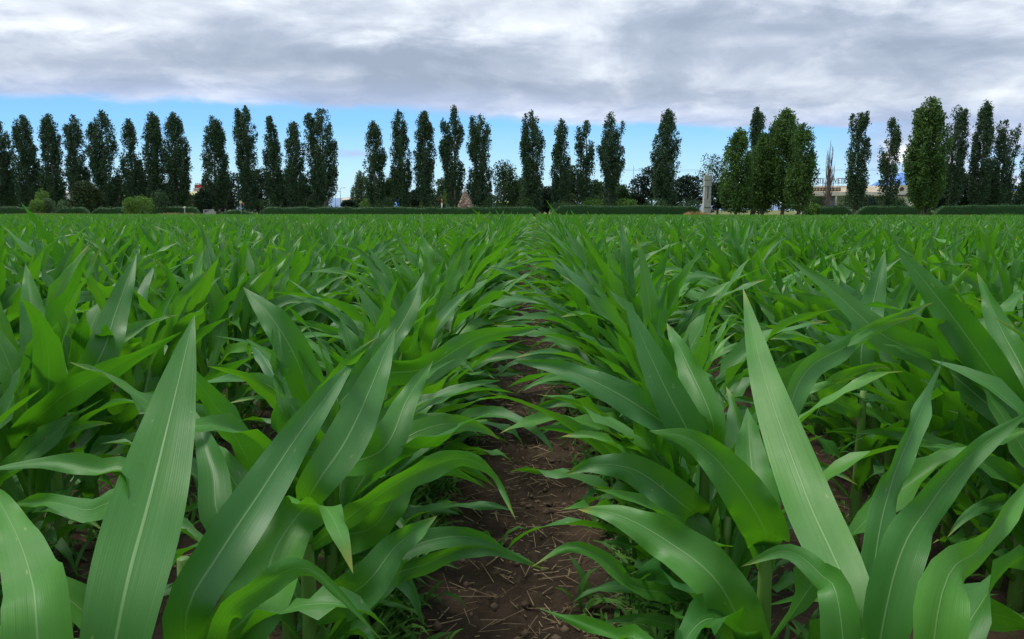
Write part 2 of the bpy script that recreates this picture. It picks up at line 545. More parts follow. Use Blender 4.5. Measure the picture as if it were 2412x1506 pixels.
def sweep(path, side, normal, W, fold, wave, wfreq, phase, ncross):
    """path N,S,3; side/normal N,S,3; returns verts N,S,C,3 and uv"""
    N, S, _ = path.shape
    s = np.linspace(0, 1, S)
    w = width_profile(s)[None, :] * W[:, None] * 0.5
    u = np.linspace(-1, 1, ncross + 1)
    au = np.abs(u)
    uu = u[None, None, :]
    off = w[:, :, None] * uu * np.cos(fold)[:, None, None]
    ruff = wave[:, None, None] * (au[None, None, :] ** 2) * np.sin(2 * math.pi * wfreq[:, None, None] * s[None, :, None] + phase[:, None, None] + np.sign(uu) * 0.9)
    ruff = ruff + 0.45 * wave[:, None, None] * (au[None, None, :] ** 3) * np.sin(2 * math.pi * 2.7 * wfreq[:, None, None] * s[None, :, None] - phase[:, None, None] * 1.7 + np.sign(uu) * 1.3)
    ruff = ruff * np.clip(np.sin(np.pi * s) * 1.4, 0, 1)[None, :, None]
    up = w[:, :, None] * (au[None, None, :] ** 1.3) * np.sin(fold)[:, None, None] + ruff
    v = path[:, :, None, :] + side[:, :, None, :] * off[..., None] + normal[:, :, None, :] * up[..., None]
    uv = np.zeros(v.shape[:3] + (2,))
    uv[..., 0] = (uu + 1) / 2
    uv[..., 1] = s[None, :, None]
    return v, uv


def grid_quads(N, S, C):
    i = np.arange(N * S * C).reshape(N, S, C)
    return np.stack([i[:, :-1, :-1], i[:, :-1, 1:], i[:, 1:, 1:], i[:, 1:, :-1]], -1).reshape(-1, 4)


def leaf_batch(base, azim, e0, bend, L, W, fold, wave, wfreq, phase, twist, abend, bpow, S, C):
    N = len(base)
    s = np.linspace(0, 1, S)[None, :]
    e = e0[:, None] - bend[:, None] * s ** bpow[:, None]
    a = azim[:, None] + abend[:, None] * s
    t = np.stack([np.cos(e) * np.cos(a), np.cos(e) * np.sin(a), np.sin(e)], -1)
    step = (L / (S - 1))[:, None, None]
    path = base[:, None, :] + np.concatenate([np.zeros((N, 1, 3)), np.cumsum((t[:, :-1] + t[:, 1:]) * 0.5, axis=1)], 1) * step
    side = np.stack([-np.sin(a), np.cos(a), np.zeros_like(a)], -1)
    nor = np.cross(t, side)
    tw = (twist[:, None] * s)[..., None]
    s2 = side * np.cos(tw) + nor * np.sin(tw)
    n2 = np.cross(t, s2)
    n2 = -n2 * np.sign((nor * np.cross(t, side)).sum(-1))[..., None]
    # the surface that cups upwards: normal pointing to the inner (upper) side
    v, uv = sweep(path, s2, -np.cross(t, s2) * -1, W, fold, wave, wfreq, phase, C)
    return v, uv


def plant_params(r, n, plane, scale, jit=1.0):
    """parameters of the n leaves of one young corn plant, lowest first"""
    i = np.arange(n)
    f = i / (n - 1)
    base = np.zeros((n, 3))
    base[:, 2] = (0.035 + 0.33 * f) * scale
    azim = plane + np.where(i % 2 == 0, 0, math.pi) + r.normal(0, 0.5, n) * jit
    e0 = np.radians(48 + 36 * f + r.normal(0, 6, n))
    bend = np.radians(np.interp(f, [0, 0.35, 0.7, 1], [85, 96, 70, 20]) * r.uniform(0.30, 1.35, n))
    L = np.interp(f, [0, 0.4, 0.75, 1], [0.28, 0.54, 0.60, 0.40]) * r.uniform(0.85, 1.15, n) * scale
    W = np.interp(f, [0, 0.4, 0.75, 1], [0.032, 0.060, 0.074, 0.050]) * r.uniform(0.85, 1.15, n) * scale
    base[:, 0] += 0.012 * np.cos(azim)
    base[:, 1] += 0.012 * np.sin(azim)
    return dict(base=base, azim=azim, e0=e0, bend=bend, L=L, W=W, fold=r.uniform(0.15, 0.5, n), wave=r.uniform(0.006, 0.019, n),
                wfreq=r.uniform(1.5, 3.6, n), phase=r.uniform(0, 6.28, n), twist=r.normal(0, 0.85, n), abend=r.normal(0, 0.42, n), bpow=r.uniform(1.2, 2.2, n))


def stalk_mb(h, r, lean=0.0):
    pts, rad = [], []
    for k in range(9):
        f = k / 8
        pts.append((lean * f * f, 0, -0.03 + (h + 0.03) * f))
        rad.append(0.0165 * (1 - 0.5 * f) * (1.10 if k % 2 else 1.0))
    return MB().tube(pts, rad, 8)


NLEAF = 12
PROTO = []
for k in range(12):
    r = np.random.default_rng(100 + k)
    pp = plant_params(r, NLEAF, r.normal(0, 0.35), 1.0)
    v, uv = leaf_batch(S=18, C=6, **pp)
    parts = []
    sm = stalk_mb(0.42, r)
    me = mesh_np('stalk', np.concatenate(sm.v), sm.q, sm.t, smooth=True)
    me.materials.append(M['stalk'])
    parts.append(('stalk', me))
    for j in range(NLEAF):
        m_ = mesh_np('leaf', v[j].reshape(-1, 3), grid_quads(1, 18, 7), uv=uv[j].reshape(-1, 2), rnd=np.full(18 * 7, r.random()))
        m_.materials.append(M['leaf'])
        parts.append(('leaf', m_))
    PROTO.append(parts)

ORD = ['first', 'second', 'third', 'fourth', 'fifth', 'sixth', 'seventh', 'eighth', 'ninth', 'tenth', 'eleventh', 'twelfth', 'thirteenth', 'fourteenth',
       'fifteenth', 'sixteenth', 'seventeenth', 'eighteenth', 'nineteenth', 'twentieth'] + ['twenty-' + w for w in ('first', 'second', 'third', 'fourth', 'fifth',
       'sixth', 'seventh', 'eighth', 'ninth')] + ['thirtieth'] + ['thirty-' + w for w in ('first', 'second', 'third', 'fourth', 'fifth', 'sixth', 'seventh', 'eighth', 'ninth')] + ['fortieth'] + ['forty-' + w for w in ('first', 'second', 'third', 'fourth', 'fifth', 'sixth', 'seventh', 'eighth', 'ninth')]

GROUP = 'young corn plants growing in rows'


def catmull(pts, n):
    pts = np.asarray(pts, float)
    P0 = np.vstack([2 * pts[0] - pts[1], pts, 2 * pts[-1] - pts[-2]])
    seg = len(pts) - 1
    out = []
    for t in np.linspace(0, seg, 200):
        i = min(int(t), seg - 1)
        f = t - i
        a, b, c, d = P0[i], P0[i + 1], P0[i + 2], P0[i + 3]
        out.append(0.5 * (2 * b + (c - a) * f + (2 * a - 5 * b + 4 * c - d) * f * f + (3 * b - a - 3 * c + d) * f ** 3))
    out = np.array(out)
    ln = np.concatenate([[0], np.cumsum(np.linalg.norm(np.diff(out, axis=0), axis=1))])
    q = np.linspace(0, ln[-1], n)
    return np.stack([np.interp(q, ln, out[:, k]) for k in range(3)], 1)


def shown_leaf(parent, origin, z0, pts, W, roll=0.0, roll2=None, fold=0.25, wave=0.005, wfreq=2.2, phase=0.0, rnd=0.5, lean=(0, 0), fix=None):
    """one large leaf whose course was measured in the photo"""
    ctl = [origin + np.array([lean[0], lean[1], z0])] + [P(*p) for p in pts]
    S = 30
    path = catmull(ctl, S)
    t = np.gradient(path, axis=0)
    t /= np.linalg.norm(t, axis=1)[:, None]
    view = path - CAM
    side = np.cross(t, view)
    side /= np.linalg.norm(side, axis=1)[:, None]
    if fix:
        fd = RIGHT * fix[0] - UP * fix[1]
        side = fd[None] - t * (t @ fd)[:, None]
        side /= np.linalg.norm(side, axis=1)[:, None]
    nor = np.cross(side, t)
    # keep the normal towards the sky side / the eye
    flip = np.sign((nor * -view).sum(1))
    nor = nor * flip[:, None]
    rr = np.radians(np.linspace(roll, roll if roll2 is None else roll2, S))[:, None]
    s2 = side * np.cos(rr) + nor * np.sin(rr)
    n2 = -side * np.sin(rr) + nor * np.cos(rr)
    v, uv = sweep(path[None], s2[None], n2[None], np.array([W * 0.78]), np.array([fold]), np.array([wave * 1.5]), np.array([wfreq]), np.array([phase]), 8)
    v = v[0].reshape(-1, 3) - origin
    me = mesh_np('leaf', v, grid_quads(1, S, 9), uv=uv[0].reshape(-1, 2), rnd=np.full(len(v), rnd))
    return obj('leaf', me, M['leaf'], parent)


def shown_plant(x, y, label, leaves, extra=5, seed=0, top=0.42, scale=1.0, plane=None):
    o0 = np.array([x, y, float(ground_h(x, y))])
    root = empty('corn_plant', o0, label, 'corn plant', GROUP)
    sm = stalk_mb(top, None)
    sm.build('stalk', M['stalk'], root, smooth=True)
    for i, lf in enumerate(leaves):
        shown_leaf(root, o0, lf[0], lf[1], lf[2], rnd=(seed * 0.37 + i * 0.29) % 1, phase=i * 1.7 + seed, **(lf[3] if len(lf) > 3 else {}))
    r = np.random.default_rng(500 + seed)
    if extra:
        extra = min(extra + 3, 5 if y < 0.75 else 7)
        pp = plant_params(r, NLEAF, r.normal(0, 0.5) if plane is None else plane, scale)
        pp = {k: a[:extra] for k, a in pp.items()}
        aisle = np.cos(pp['azim']) * (-1 if x > 0 else 1) > 0
        pp['L'] = pp['L'] * np.where(aisle, 0.70, 1.0)
        pp['W'] = pp['W'] * 0.85
        pp['bend'] = pp['bend'] * 1.15
        v, uv = leaf_batch(S=18, C=6, **pp)
        for j in range(extra):
            me = mesh_np('leaf', v[j].reshape(-1, 3), grid_quads(1, 18, 7), uv=uv[j].reshape(-1, 2), rnd=np.full(18 * 7, r.random()))
            obj('leaf', me, M['leaf'], root)
    return root


def on_row(px, depth, side):
    right = (px - CX) / F * depth
    yy = depth * 0.96
    return CAM[0] + right - 0.031 * yy, yy


shown_plant(-0.365, 0.60, 'corn plant with the widest upright spear leaf, filling the lower left foreground', [
    (0.33, [(290, 1420, 0.72), (370, 1110, 0.88), (458, 742, 1.15)], 0.100, dict(fold=0.12, wave=0.002)),
    (0.26, [(300, 1235, 0.84), (200, 1203, 0.90), (110, 1183, 0.95), (20, 1190, 1.0)], 0.060, dict(roll=25, wave=0.006)),
    (0.31, [(320, 1160, 0.85), (220, 1110, 0.86), (110, 1090, 0.86), (-60, 1112, 0.84)], 0.055, dict(roll=40, wave=0.005)),
], extra=4, seed=1)
shown_plant(-0.335, 0.49, 'corn plant cut off by the lower left corner, with a drooping bluish leaf', [
    (0.26, [(90, 1520, 0.60), (70, 1350, 0.66), (20, 1220, 0.74), (-40, 1130, 0.84)], 0.065, dict(wave=0.006)),
], extra=3, seed=2)
shown_plant(-0.40, 0.86, 'corn plant with a pale spotted drooping leaf folded over, lower left', [
    (0.27, [(440, 1440, 0.86), (520, 1300, 0.92), (610, 1165, 1.0), (720, 1000, 1.12), (850, 828, 1.30)], 0.082, dict(roll=15, roll2=-10, fold=0.3)),
    (0.28, [(590, 1440, 0.90), (650, 1290, 0.98), (715, 1200, 1.02), (765, 1195, 0.97), (800, 1255, 0.91), (832, 1352, 0.88)], 0.100, dict(wave=0.006, wfreq=2.2, fold=0.1, fix=(1, 0.25))),
    (0.22, [(520, 1465, 0.80), (610, 1385, 0.76), (712, 1337, 0.72), (800, 1400, 0.69), (905, 1515, 0.66)], 0.042, dict(roll=45, roll2=20)),
], extra=4, seed=3)
shown_plant(-0.335, 1.14, 'corn plant whose bright upright leaf stands just left of the bare soil path', [
    (0.38, [(745, 1140, 1.15), (830, 1010, 1.22), (932, 772, 1.42)], 0.088, dict(fold=0.2, wave=0.003)),
    (0.35, [(535, 1240, 1.08), (500, 1100, 1.14), (455, 960, 1.26)], 0.068, dict(fold=0.4, wave=0.002)),
    (0.30, [(900, 1160, 1.15), (1010, 1100, 1.15), (1090, 1080, 1.12), (1165, 1120, 1.08), (1215, 1225, 1.03)], 0.052, dict(roll=30)),
    (0.18, [(860, 1375, 1.10), (935, 1285, 1.15), (1030, 1215, 1.25)], 0.085, dict(roll=10, wave=0.007)),
    (0.09, [(880, 1385, 1.20), (1000, 1330, 1.25), (1130, 1288, 1.30), (1292, 1345, 1.30)], 0.055, dict(roll=25, wave=0.006)),
], extra=3, seed=4)
shown_plant(-0.36, 1.36, 'corn plant with broad dark lower leaves over the left edge of the soil path', [
    (0.22, [(880, 1240, 1.33), (960, 1130, 1.36), (1040, 1090, 1.40)], 0.085, dict(roll=15, wave=0.008)),
    (0.36, [(900, 1060, 1.32), (960, 940, 1.40), (1020, 850, 1.5)], 0.08, dict(roll=-10)),
    (0.38, [(700, 1040, 1.35), (660, 900, 1.38), (655, 770, 1.45)], 0.045, dict(roll=50)),
], extra=4, seed=5)
shown_plant(*on_row(790, 1.62, -1), 'corn plant reaching a long pointed leaf across the top of the bare soil path', [
    (0.40, [(740, 940, 1.55), (690, 830, 1.5), (640, 750, 1.5), (572, 676, 1.55)], 0.098, dict(roll=10, fold=0.3)),
    (0.36, [(890, 890, 1.65), (1000, 868, 1.68), (1130, 795, 1.75), (1278, 770, 1.80)], 0.088, dict(roll=20, wave=0.006)),
    (0.40, [(880, 860, 1.65), (960, 740, 1.7), (1000, 640, 1.8)], 0.075, dict(roll=-20)),
], extra=5, seed=6)
shown_plant(*on_row(110, 1.75, -1), 'corn plant with a tall spear and a yellow-streaked arching leaf at the far left', [
    (0.30, [(50, 1030, 1.62), (150, 932, 1.52), (300, 850, 1.45), (432, 780, 1.40)], 0.085, dict(roll=25)),
    (0.36, [(225, 860, 1.7), (275, 730, 1.78), (322, 598, 1.92)], 0.092, dict(fold=0.25)),
    (0.36, [(90, 870, 1.7), (80, 760, 1.72), (60, 620, 1.8)], 0.085, dict(fold=0.35)),
], extra=5, seed=7)
shown_plant(0.368, 0.70, 'corn plant with the longest upright spear leaf with a pale midrib, lower right', [
    (0.30, [(2010, 1440, 0.80), (1900, 1170, 0.95), (1805, 905, 1.13), (1750, 678, 1.36)], 0.078, dict(fold=0.12, wave=0.002)),
    (0.27, [(2105, 1360, 0.78), (2190, 1190, 0.83), (2300, 1060, 0.85), (2450, 955, 0.85)], 0.062, dict(roll=15, fold=0.3)),
    (0.30, [(2060, 1330, 0.84), (2100, 1140, 0.92), (2160, 990, 1.0), (2223, 843, 1.10)], 0.045, dict(roll=30)),
    (0.24, [(1978, 1440, 0.79), (1930, 1352, 0.84), (1850, 1298, 0.88), (1745, 1335, 0.90)], 0.056, dict(wave=0.003, roll=-10)),
], extra=3, seed=8)
shown_plant(0.345, 0.53, 'corn plant cut off by the lower right corner, with a broad wavy leaf', [
    (0.28, [(2210, 1440, 0.60), (2320, 1280, 0.68), (2450, 1100, 0.76)], 0.05, dict(roll=30)),
], extra=2, seed=9)
shown_plant(0.30, 0.36, 'corn plant below the picture edge poking one leaf tip in, beside the soil path', [
    (0.36, [(1600, 1600, 0.42), (1440, 1497, 0.47), (1262, 1430, 0.54)], 0.020, dict(roll=30)),
], extra=0, seed=10)
shown_plant(0.372, 1.03, 'corn plant with a bluish leaf arching down towards the soil path, right of it', [
    (0.37, [(1795, 1235, 1.0), (1720, 1120, 0.98), (1630, 1038, 0.99), (1528, 1015, 1.02)], 0.080, dict(wave=0.007, fold=0.2)),
    (0.17, [(1700, 1385, 1.05), (1570, 1275, 1.10), (1450, 1212, 1.15), (1360, 1200, 1.20)], 0.100, dict(wave=0.009, roll=10)),
    (0.40, [(1880, 905, 1.2), (2000, 812, 1.25), (2100, 750, 1.3), (2200, 712, 1.35)], 0.052, dict(roll=25)),
    (0.34, [(1790, 1200, 1.05), (1770, 1090, 1.1), (1760, 960, 1.2)], 0.075, dict(fold=0.3)),
], extra=4, seed=11)
shown_plant(0.372, 1.42, 'corn plant with a dark broad leaf stretched across the middle of the soil path', [
    (0.36, [(1640, 1050, 1.36), (1560, 900, 1.36), (1468, 698, 1.42)], 0.088, dict(fold=0.15, wave=0.003)),
    (0.24, [(1610, 1190, 1.38), (1500, 1110, 1.38), (1400, 1095, 1.40), (1330, 1118, 1.42)], 0.095, dict(wave=0.009)),
    (0.38, [(1570, 1000, 1.38), (1450, 925, 1.38), (1330, 872, 1.42), (1207, 850, 1.46)], 0.078, dict(roll=15, wave=0.006)),
    (0.08, [(1500, 1385, 1.28), (1410, 1312, 1.26), (1335, 1290, 1.25), (1248, 1338, 1.25)], 0.052, dict(roll=30)),
    (0.38, [(1680, 1000, 1.36), (1620, 860, 1.45), (1570, 760, 1.6)], 0.07, dict(roll=-15)),
], extra=4, seed=12)
shown_plant(*on_row(2400, 1.62, 1), 'corn plant with two long leaves crossing high at the far right', [
    (0.42, [(2370, 920, 1.6), (2240, 742, 1.6), (2104, 572, 1.66)], 0.10, dict(fold=0.2)),
    (0.38, [(2200, 850, 1.7), (2080, 790, 1.7), (1960, 685, 1.75), (1850, 603, 1.82)], 0.095, dict(roll=15)),
    (0.40, [(2420, 900, 1.6), (2360, 780, 1.7), (2300, 640, 1.8)], 0.08, dict(roll=-15)),
], extra=5, seed=13)
shown_plant(*on_row(2010, 1.95, 1), 'corn plant with a low bluish arching leaf right of the pale-ribbed spear', [
    (0.36, [(1950, 930, 1.75), (2000, 880, 1.72), (2060, 862, 1.70), (2100, 868, 1.68)], 0.07, dict(roll=20)),
    (0.42, [(2030, 820, 1.9), (2060, 700, 1.95), (2085, 590, 2.0)], 0.09, dict(fold=0.25)),
], extra=6, seed=14)

# rows of plants
hfac = lambda d: np.interp(d, [0, 1.7, 2.8, 5, 12, 25, 60], [0.80, 0.84, 0.97, 0.93, 0.87, 0.79, 0.68])


spots = []
for k in range(-90, 90):
    x0 = 0.375 + 0.75 * k
    r = np.random.default_rng(3000 + k)
    y = -2.6 + r.uniform(0, 0.17)
    ye = field_end(x0)
    while y < ye:
        step = 0.115 if y < 15 else (0.14 if y < 30 else 0.18)
        y += step * r.uniform(0.8, 1.25)
        if abs(x0) > 0.80 * max(y, 0) + 4:
            continue
        xx = x0 + r.normal(0, 0.026)
        lim = 1.25 if abs(x0) < 0.6 else 1.2
        if y < lim and (abs(x0) < 0.6 and y > -0.3):
            continue
        spots.append((k, xx, y, r.random()))
cand = []
for s_ in spots:
    k, x, y, q = s_
    if y < 0.3:
        continue
    a, b, z = proj((x, y, 0.45))
    if z > 0.2 and -180 < a < 2592 and b < 1700:
        cand.append((math.hypot(x, y), s_))
cand.sort(key=lambda c: c[0])
NIND = 284
chosen = [c[1] for c in cand[:NIND]]
chosen_set = set((c[0], c[2]) for c in chosen)
byrow = {}
for s_ in chosen:
    byrow.setdefault(s_[0], []).append(s_)
row_word = lambda k: (ORD[k] if k >= 0 else ORD[-k - 1]) + (' row right of the soil path' if k >= 0 else ' row left of the soil path')
pr = random.Random(5)
for k in sorted(byrow):
    for n_, s_ in enumerate(sorted(byrow[k], key=lambda t: t[2])):
        _, x, y, q = s_
        sc = (0.81 + 0.24 * q) * hfac(math.hypot(x, y))
        parts = PROTO[pr.randrange(len(PROTO))]
        root = empty('corn_plant', (x, y, float(ground_h(x, y))), None, 'corn plant', GROUP, rz=pr.choice((0, math.pi)) + pr.gauss(0, 0.25 if abs(x) < 0.6 else 0.8))
        look = 'tall' if q > 0.66 else ('low' if q < 0.33 else 'green')
        root['label'] = f"{look} young corn plant, {ORD[n_]} in the {row_word(k)}"
        wide = 1.22 if abs(x) < 0.6 else 1.08
        root.scale = (sc * wide, sc * wide, sc * pr.uniform(0.92, 1.05))
        for nm, me in parts:
            c = bpy.data.objects.new(nm, me)
            COL.objects.link(c)
            c.parent = root

# everything beyond: one mass of the same plants, drawn with fewer faces the farther they stand
rest = [s_ for s_ in spots if (s_[0], s_[2]) not in chosen_set]
V, Q, UV, RN, VO = [], [], [], [], 0
for lo, hi, nl, S, C, wf in ((-9, 15, 10, 9, 4, 1.0), (15, 30, 8, 6, 2, 1.15), (30, 200, 6, 5, 2, 1.5)):
    sel = [s_ for s_ in rest if lo <= math.hypot(s_[1], s_[2]) * (1 if s_[2] > 0 else 0.3) < hi]
    if not sel:
        continue
    n = len(sel)
    r = np.random.default_rng(int(hi) * 11)
    bx = np.array([s_[1] for s_ in sel])
    by = np.array([s_[2] for s_ in sel])
    sc = (0.81 + 0.24 * np.array([s_[3] for s_ in sel])) * hfac(np.hypot(bx, by))
    plane = np.where(np.abs(bx) < 0.6, r.normal(0, 0.4, n), r.normal(0, 0.9, n))
    i = np.tile(np.arange(nl), n)
    f = i / (nl - 1)
    if nl < 10:
        f = 0.25 + 0.75 * f
    rep = lambda a: np.repeat(a, nl)
    N = n * nl
    sN = rep(sc)
    azim = rep(plane) + np.where(i % 2 == 0, 0, math.pi) + r.normal(0, 0.5, N)
    base = np.stack([rep(bx) + 0.012 * np.cos(azim), rep(by) + 0.012 * np.sin(azim), (0.035 + 0.33 * f) * sN], -1)
    v, uv = leaf_batch(base, azim, np.radians(48 + 36 * f + r.normal(0, 6, N)),
                       np.radians(np.interp(f, [0, 0.35, 0.7, 1], [85, 96, 70, 20]) * r.uniform(0.30, 1.35, N)),
                       np.interp(f, [0, 0.4, 0.75, 1], [0.28, 0.54, 0.60, 0.40]) * r.uniform(0.85, 1.15, N) * sN * np.where(np.abs(rep(bx)) < 0.6, 1.18, 1.04),
                       np.interp(f, [0, 0.4, 0.75, 1], [0.032, 0.060, 0.074, 0.050]) * r.uniform(0.85, 1.15, N) * sN * wf,
                       r.uniform(0.15, 0.5, N), r.uniform(0.006, 0.019, N), r.uniform(1.5, 3.2, N), r.uniform(0, 6.28, N),
                       r.normal(0, 0.85, N), r.normal(0, 0.42, N), r.uniform(1.2, 2.2, N), S, C)
    V.append(v.reshape(-1, 3))
    UV.append(uv.reshape(-1, 2))
    RN.append(np.repeat(r.random(N), S * (C + 1)))
    Q.append(grid_quads(N, S, C + 1) + VO)
    VO += N * S * (C + 1)
    print('corn lod', hi, n, 'plants', N * (S - 1) * C, 'faces')
cf = obj('corn_crop', mesh_np('corn_crop', np.concatenate(V), np.concatenate(Q), uv=np.concatenate(UV), rnd=np.concatenate(RN)), M['leaf'])
tag(cf, 'green corn crop filling the field out to the hedges', 'corn crop', kind='stuff')
del V, Q, UV, RN

# ------------------------------------------------------------------ straw and weeds between the rows
r = np.random.default_rng(21)
n = 9000
sx = np.where(r.random(n) < 0.55, r.normal(0, 0.26, n), r.uniform(-3.2, 3.2, n))
sy = 0.8 + 8.2 * r.random(n) ** 1.5
keep = (np.abs(sx) < 0.22) & (r.random(n) < 0.45) & (sy > 0)
sx[keep] += np.sign(r.random(keep.sum()) - 0.35) * 0.16
sz = ground_h(sx, sy) + 0.004
L = 0.008 + 0.085 * r.random(n) ** 2.2
a = r.uniform(0, 6.28, n)
tl = r.normal(0.05, 0.2, n)
w = r.uniform(0.0004, 0.0016, n)
d = np.stack([np.cos(a) * np.cos(tl), np.sin(a) * np.cos(tl), np.sin(tl)], -1)
s = np.stack([-np.sin(a), np.cos(a), np.zeros(n)], -1)
c = np.stack([sx, sy, sz + 0.003], -1)
u_ = np.array([0, 0, 1.0])
pts = []
for e in (-0.5, 0.5):
    for q in (s, u_[None] * np.ones((n, 1)), -s):
        pts.append(c + d * (L * e)[:, None] + q * w[:, None] * (1.0))
v = np.stack(pts, 1)
b0 = np.arange(n)[:, None] * 6
q = np.concatenate([b0 + np.array([[0, 1, 4, 3]]), b0 + np.array([[1, 2, 5, 4]]), b0 + np.array([[2, 0, 3, 5]])])
o = obj('straw_litter', mesh_np('straw_litter', v.reshape(-1, 3), q, smooth=False), M['straw'])
tag(o, 'dry straw scraps scattered on the dark soil', 'straw', kind='stuff')

# small clods and stones
n = 2600
v0 = np.array([(1, 0, 0), (0, 1, 0), (-1, 0, 0), (0, -1, 0), (0, 0, .8), (0, 0, -.5)])
cx_, cy_ = r.uniform(-2.5, 2.5, n), 0.8 + 7 * r.random(n) ** 1.5
cx_[: n // 2] = r.normal(0, 0.15, n // 2)
rad = 0.002 + 0.015 * r.random(n) ** 3
vv = v0[None] * rad[:, None, None] * r.uniform(0.6, 1.4, (n, 6, 3)) + np.stack([cx_, cy_, ground_h(cx_, cy_)], -1)[:, None]
tt = np.array([(0, 1, 4), (1, 2, 4), (2, 3, 4), (3, 0, 4), (1, 0, 5), (2, 1, 5), (3, 2, 5), (0, 3, 5)])
tr_ = (np.arange(n)[:, None, None] * 6 + tt[None]).reshape(-1, 3)
o = obj('soil_clods', mesh_np('soil_clods', vv.reshape(-1, 3), np.zeros((0, 4)), tr_), plain_mat('clod', (0.07, 0.045, 0.03), (0.17, 0.12, 0.08), 20, 0.9))
tag(o, 'small clods and pebbles lying on the soil path', 'clods', kind='stuff')


def blades(cx, cy, cz, L, W, seed, S=5, C=2, e=(55, 20), bend=(70, 30), wave=0.0):
    r = np.random.default_rng(seed)
    N = len(cx)
    base = np.stack([cx, cy, cz], -1)
    return leaf_batch(base, r.uniform(0, 6.28, N), np.radians(r.normal(e[0], e[1], N)), np.radians(r.normal(bend[0], bend[1], N)), L, W,
                      r.uniform(0.1, 0.4, N), np.full(N, wave), np.full(N, 2.0), r.uniform(0, 6, N), r.normal(0, 0.4, N), r.normal(0, 0.4, N), r.uniform(1.2, 2, N), S, C)


def blade_obj(name, data, mat, seed, per=1):
    v, uv = data
    N, S, C = v.shape[:3]
    r = np.random.default_rng(seed)
    return obj(name, mesh_np(name, v.reshape(-1, 3), grid_quads(N, S, C), uv=uv.reshape(-1, 2), rnd=np.repeat(r.random(N), S * C)), mat)


nt = 5600
row = r.integers(-5, 5, nt)
tx = 0.375 + 0.75 * row + r.normal(0, 0.13, nt)
near = r.random(nt) < 0.42
sgn = np.where(r.random(nt) < 0.62, -1, 1)
tx = np.where(near, sgn * (0.25 + 0.10 * r.random(nt)), tx)
ty = 0.75 + 8.5 * r.random(nt) ** 1.4
nb = r.integers(4, 10, nt)
bx = np.repeat(tx, nb)
by = np.repeat(ty, nb)
bx = bx + r.normal(0, 0.018, len(bx))
by = by + r.normal(0, 0.018, len(bx))
ts = np.repeat(r.uniform(0.35, 1.0, nt), nb)
L = r.uniform(0.05, 0.17, len(bx)) * ts
o = blade_obj('weeds', blades(bx, by, ground_h(bx, by), L, L * r.uniform(0.05, 0.13, len(bx)) + 0.003, 5, wave=0.001), M['weed'], 6)
tag(o, 'fine weeds and grass sprouting at the foot of the corn rows', 'weeds', kind='stuff')

# ------------------------------------------------------------------ field edge: dry grass, verge grass


def verge(name, label, x0, x1, y, h, n, mat, seed, depth=2.0, kind='stuff', wide=1.0):
    r = np.random.default_rng(seed)
    f = r.random(n)
    bx = x0 + (x1 - x0) * f
    by = y + r.uniform(-depth, depth, n) / 2
    env = 0.45 + 0.55 * np.sin(np.pi * f) ** 0.5
    L = h * env * r.uniform(0.6, 1.2, n)
    o = blade_obj(name, blades(bx, by, np.full(n, 0.0), L, np.full(n, 0.035 * wide), seed, S=4, C=2, e=(75, 12), bend=(35, 25)), mat, seed)
    return tag(o, label, name.replace('_', ' '), kind=kind)


verge('dry_grass', 'straw-coloured dry grass below the yellow building at the field edge', gx(352, 78), gx(480, 78), 78, 0.62, 2600, M['dry'], 31)
verge('dry_grass', 'dry grass tufts under the pale round bush at the left', gx(250, 78), gx(330, 78), 78, 0.50, 1200, M['dry'], 32)
verge('dry_grass', 'rust-coloured dry grass left of the stone column', gx(1605, 78), gx(1672, 78), 78, 0.75, 1800, M['rust'], 33)
verge('dry_grass', 'low dry grass strip right of the stone column', gx(1668, 78), gx(1760, 78), 78, 0.50, 1500, M['dry'], 34)
verge('dry_grass', 'dry grass at the foot of the tall poplar clump', gx(1800, 76), gx(1890, 76), 76, 0.48, 900, M['rust'], 35)
verge('dry_grass', 'long pale dry grass strip below the hedge at the right', gx(1960, 74), gx(2440, 74), 74, 0.42, 11000, M['dry'], 36)
verge('green_grass', 'rough green grass tuft at the field edge, far right', gx(2330, 70), gx(2400, 70), 70, 0.60, 1500, M['weed'], 37)
verge('dry_grass', 'thin yellowish grass along the far left field edge', gx(-20, 90), gx(255, 90), 90, 0.50, 5600, M['dry'], 38)

# ------------------------------------------------------------------ trees


def cards(c, size, r, flat=0.0):
    """leaf-clump faces: bent diamonds at points c"""
    N = len(c)
    a = r.normal(0, 1, (N, 3))
    a /= np.linalg.norm(a, axis=1)[:, None]
    b = np.cross(a, r.normal(0, 1, (N, 3)))
    b /= np.linalg.norm(b, axis=1)[:, None]
    if flat:
        a[:, 2] *= 1 - flat
        b[:, 2] *= 1 - flat
    nrm = np.cross(a, b)
    s = (size * r.uniform(0.6, 1.3, N))[:, None]
    v = np.stack([c - a * s * 0.6, c - b * s * 0.36 + nrm * s * 0.12, c + a * s * 0.6, c + b * s * 0.36 + nrm * s * 0.12], 1)
    q = np.arange(N * 4).reshape(N, 4)
    return v.reshape(-1, 3), q, np.repeat(r.random(N), 4)


def crown_obj(name, pts, size, mat, parent, seed, flat=0.0):
    r = np.random.default_rng(seed)
    v, q, rn = cards(pts, size, r, flat)
    return obj(name, mesh_np(name, v, q, rnd=rn, smooth=False), mat, parent)


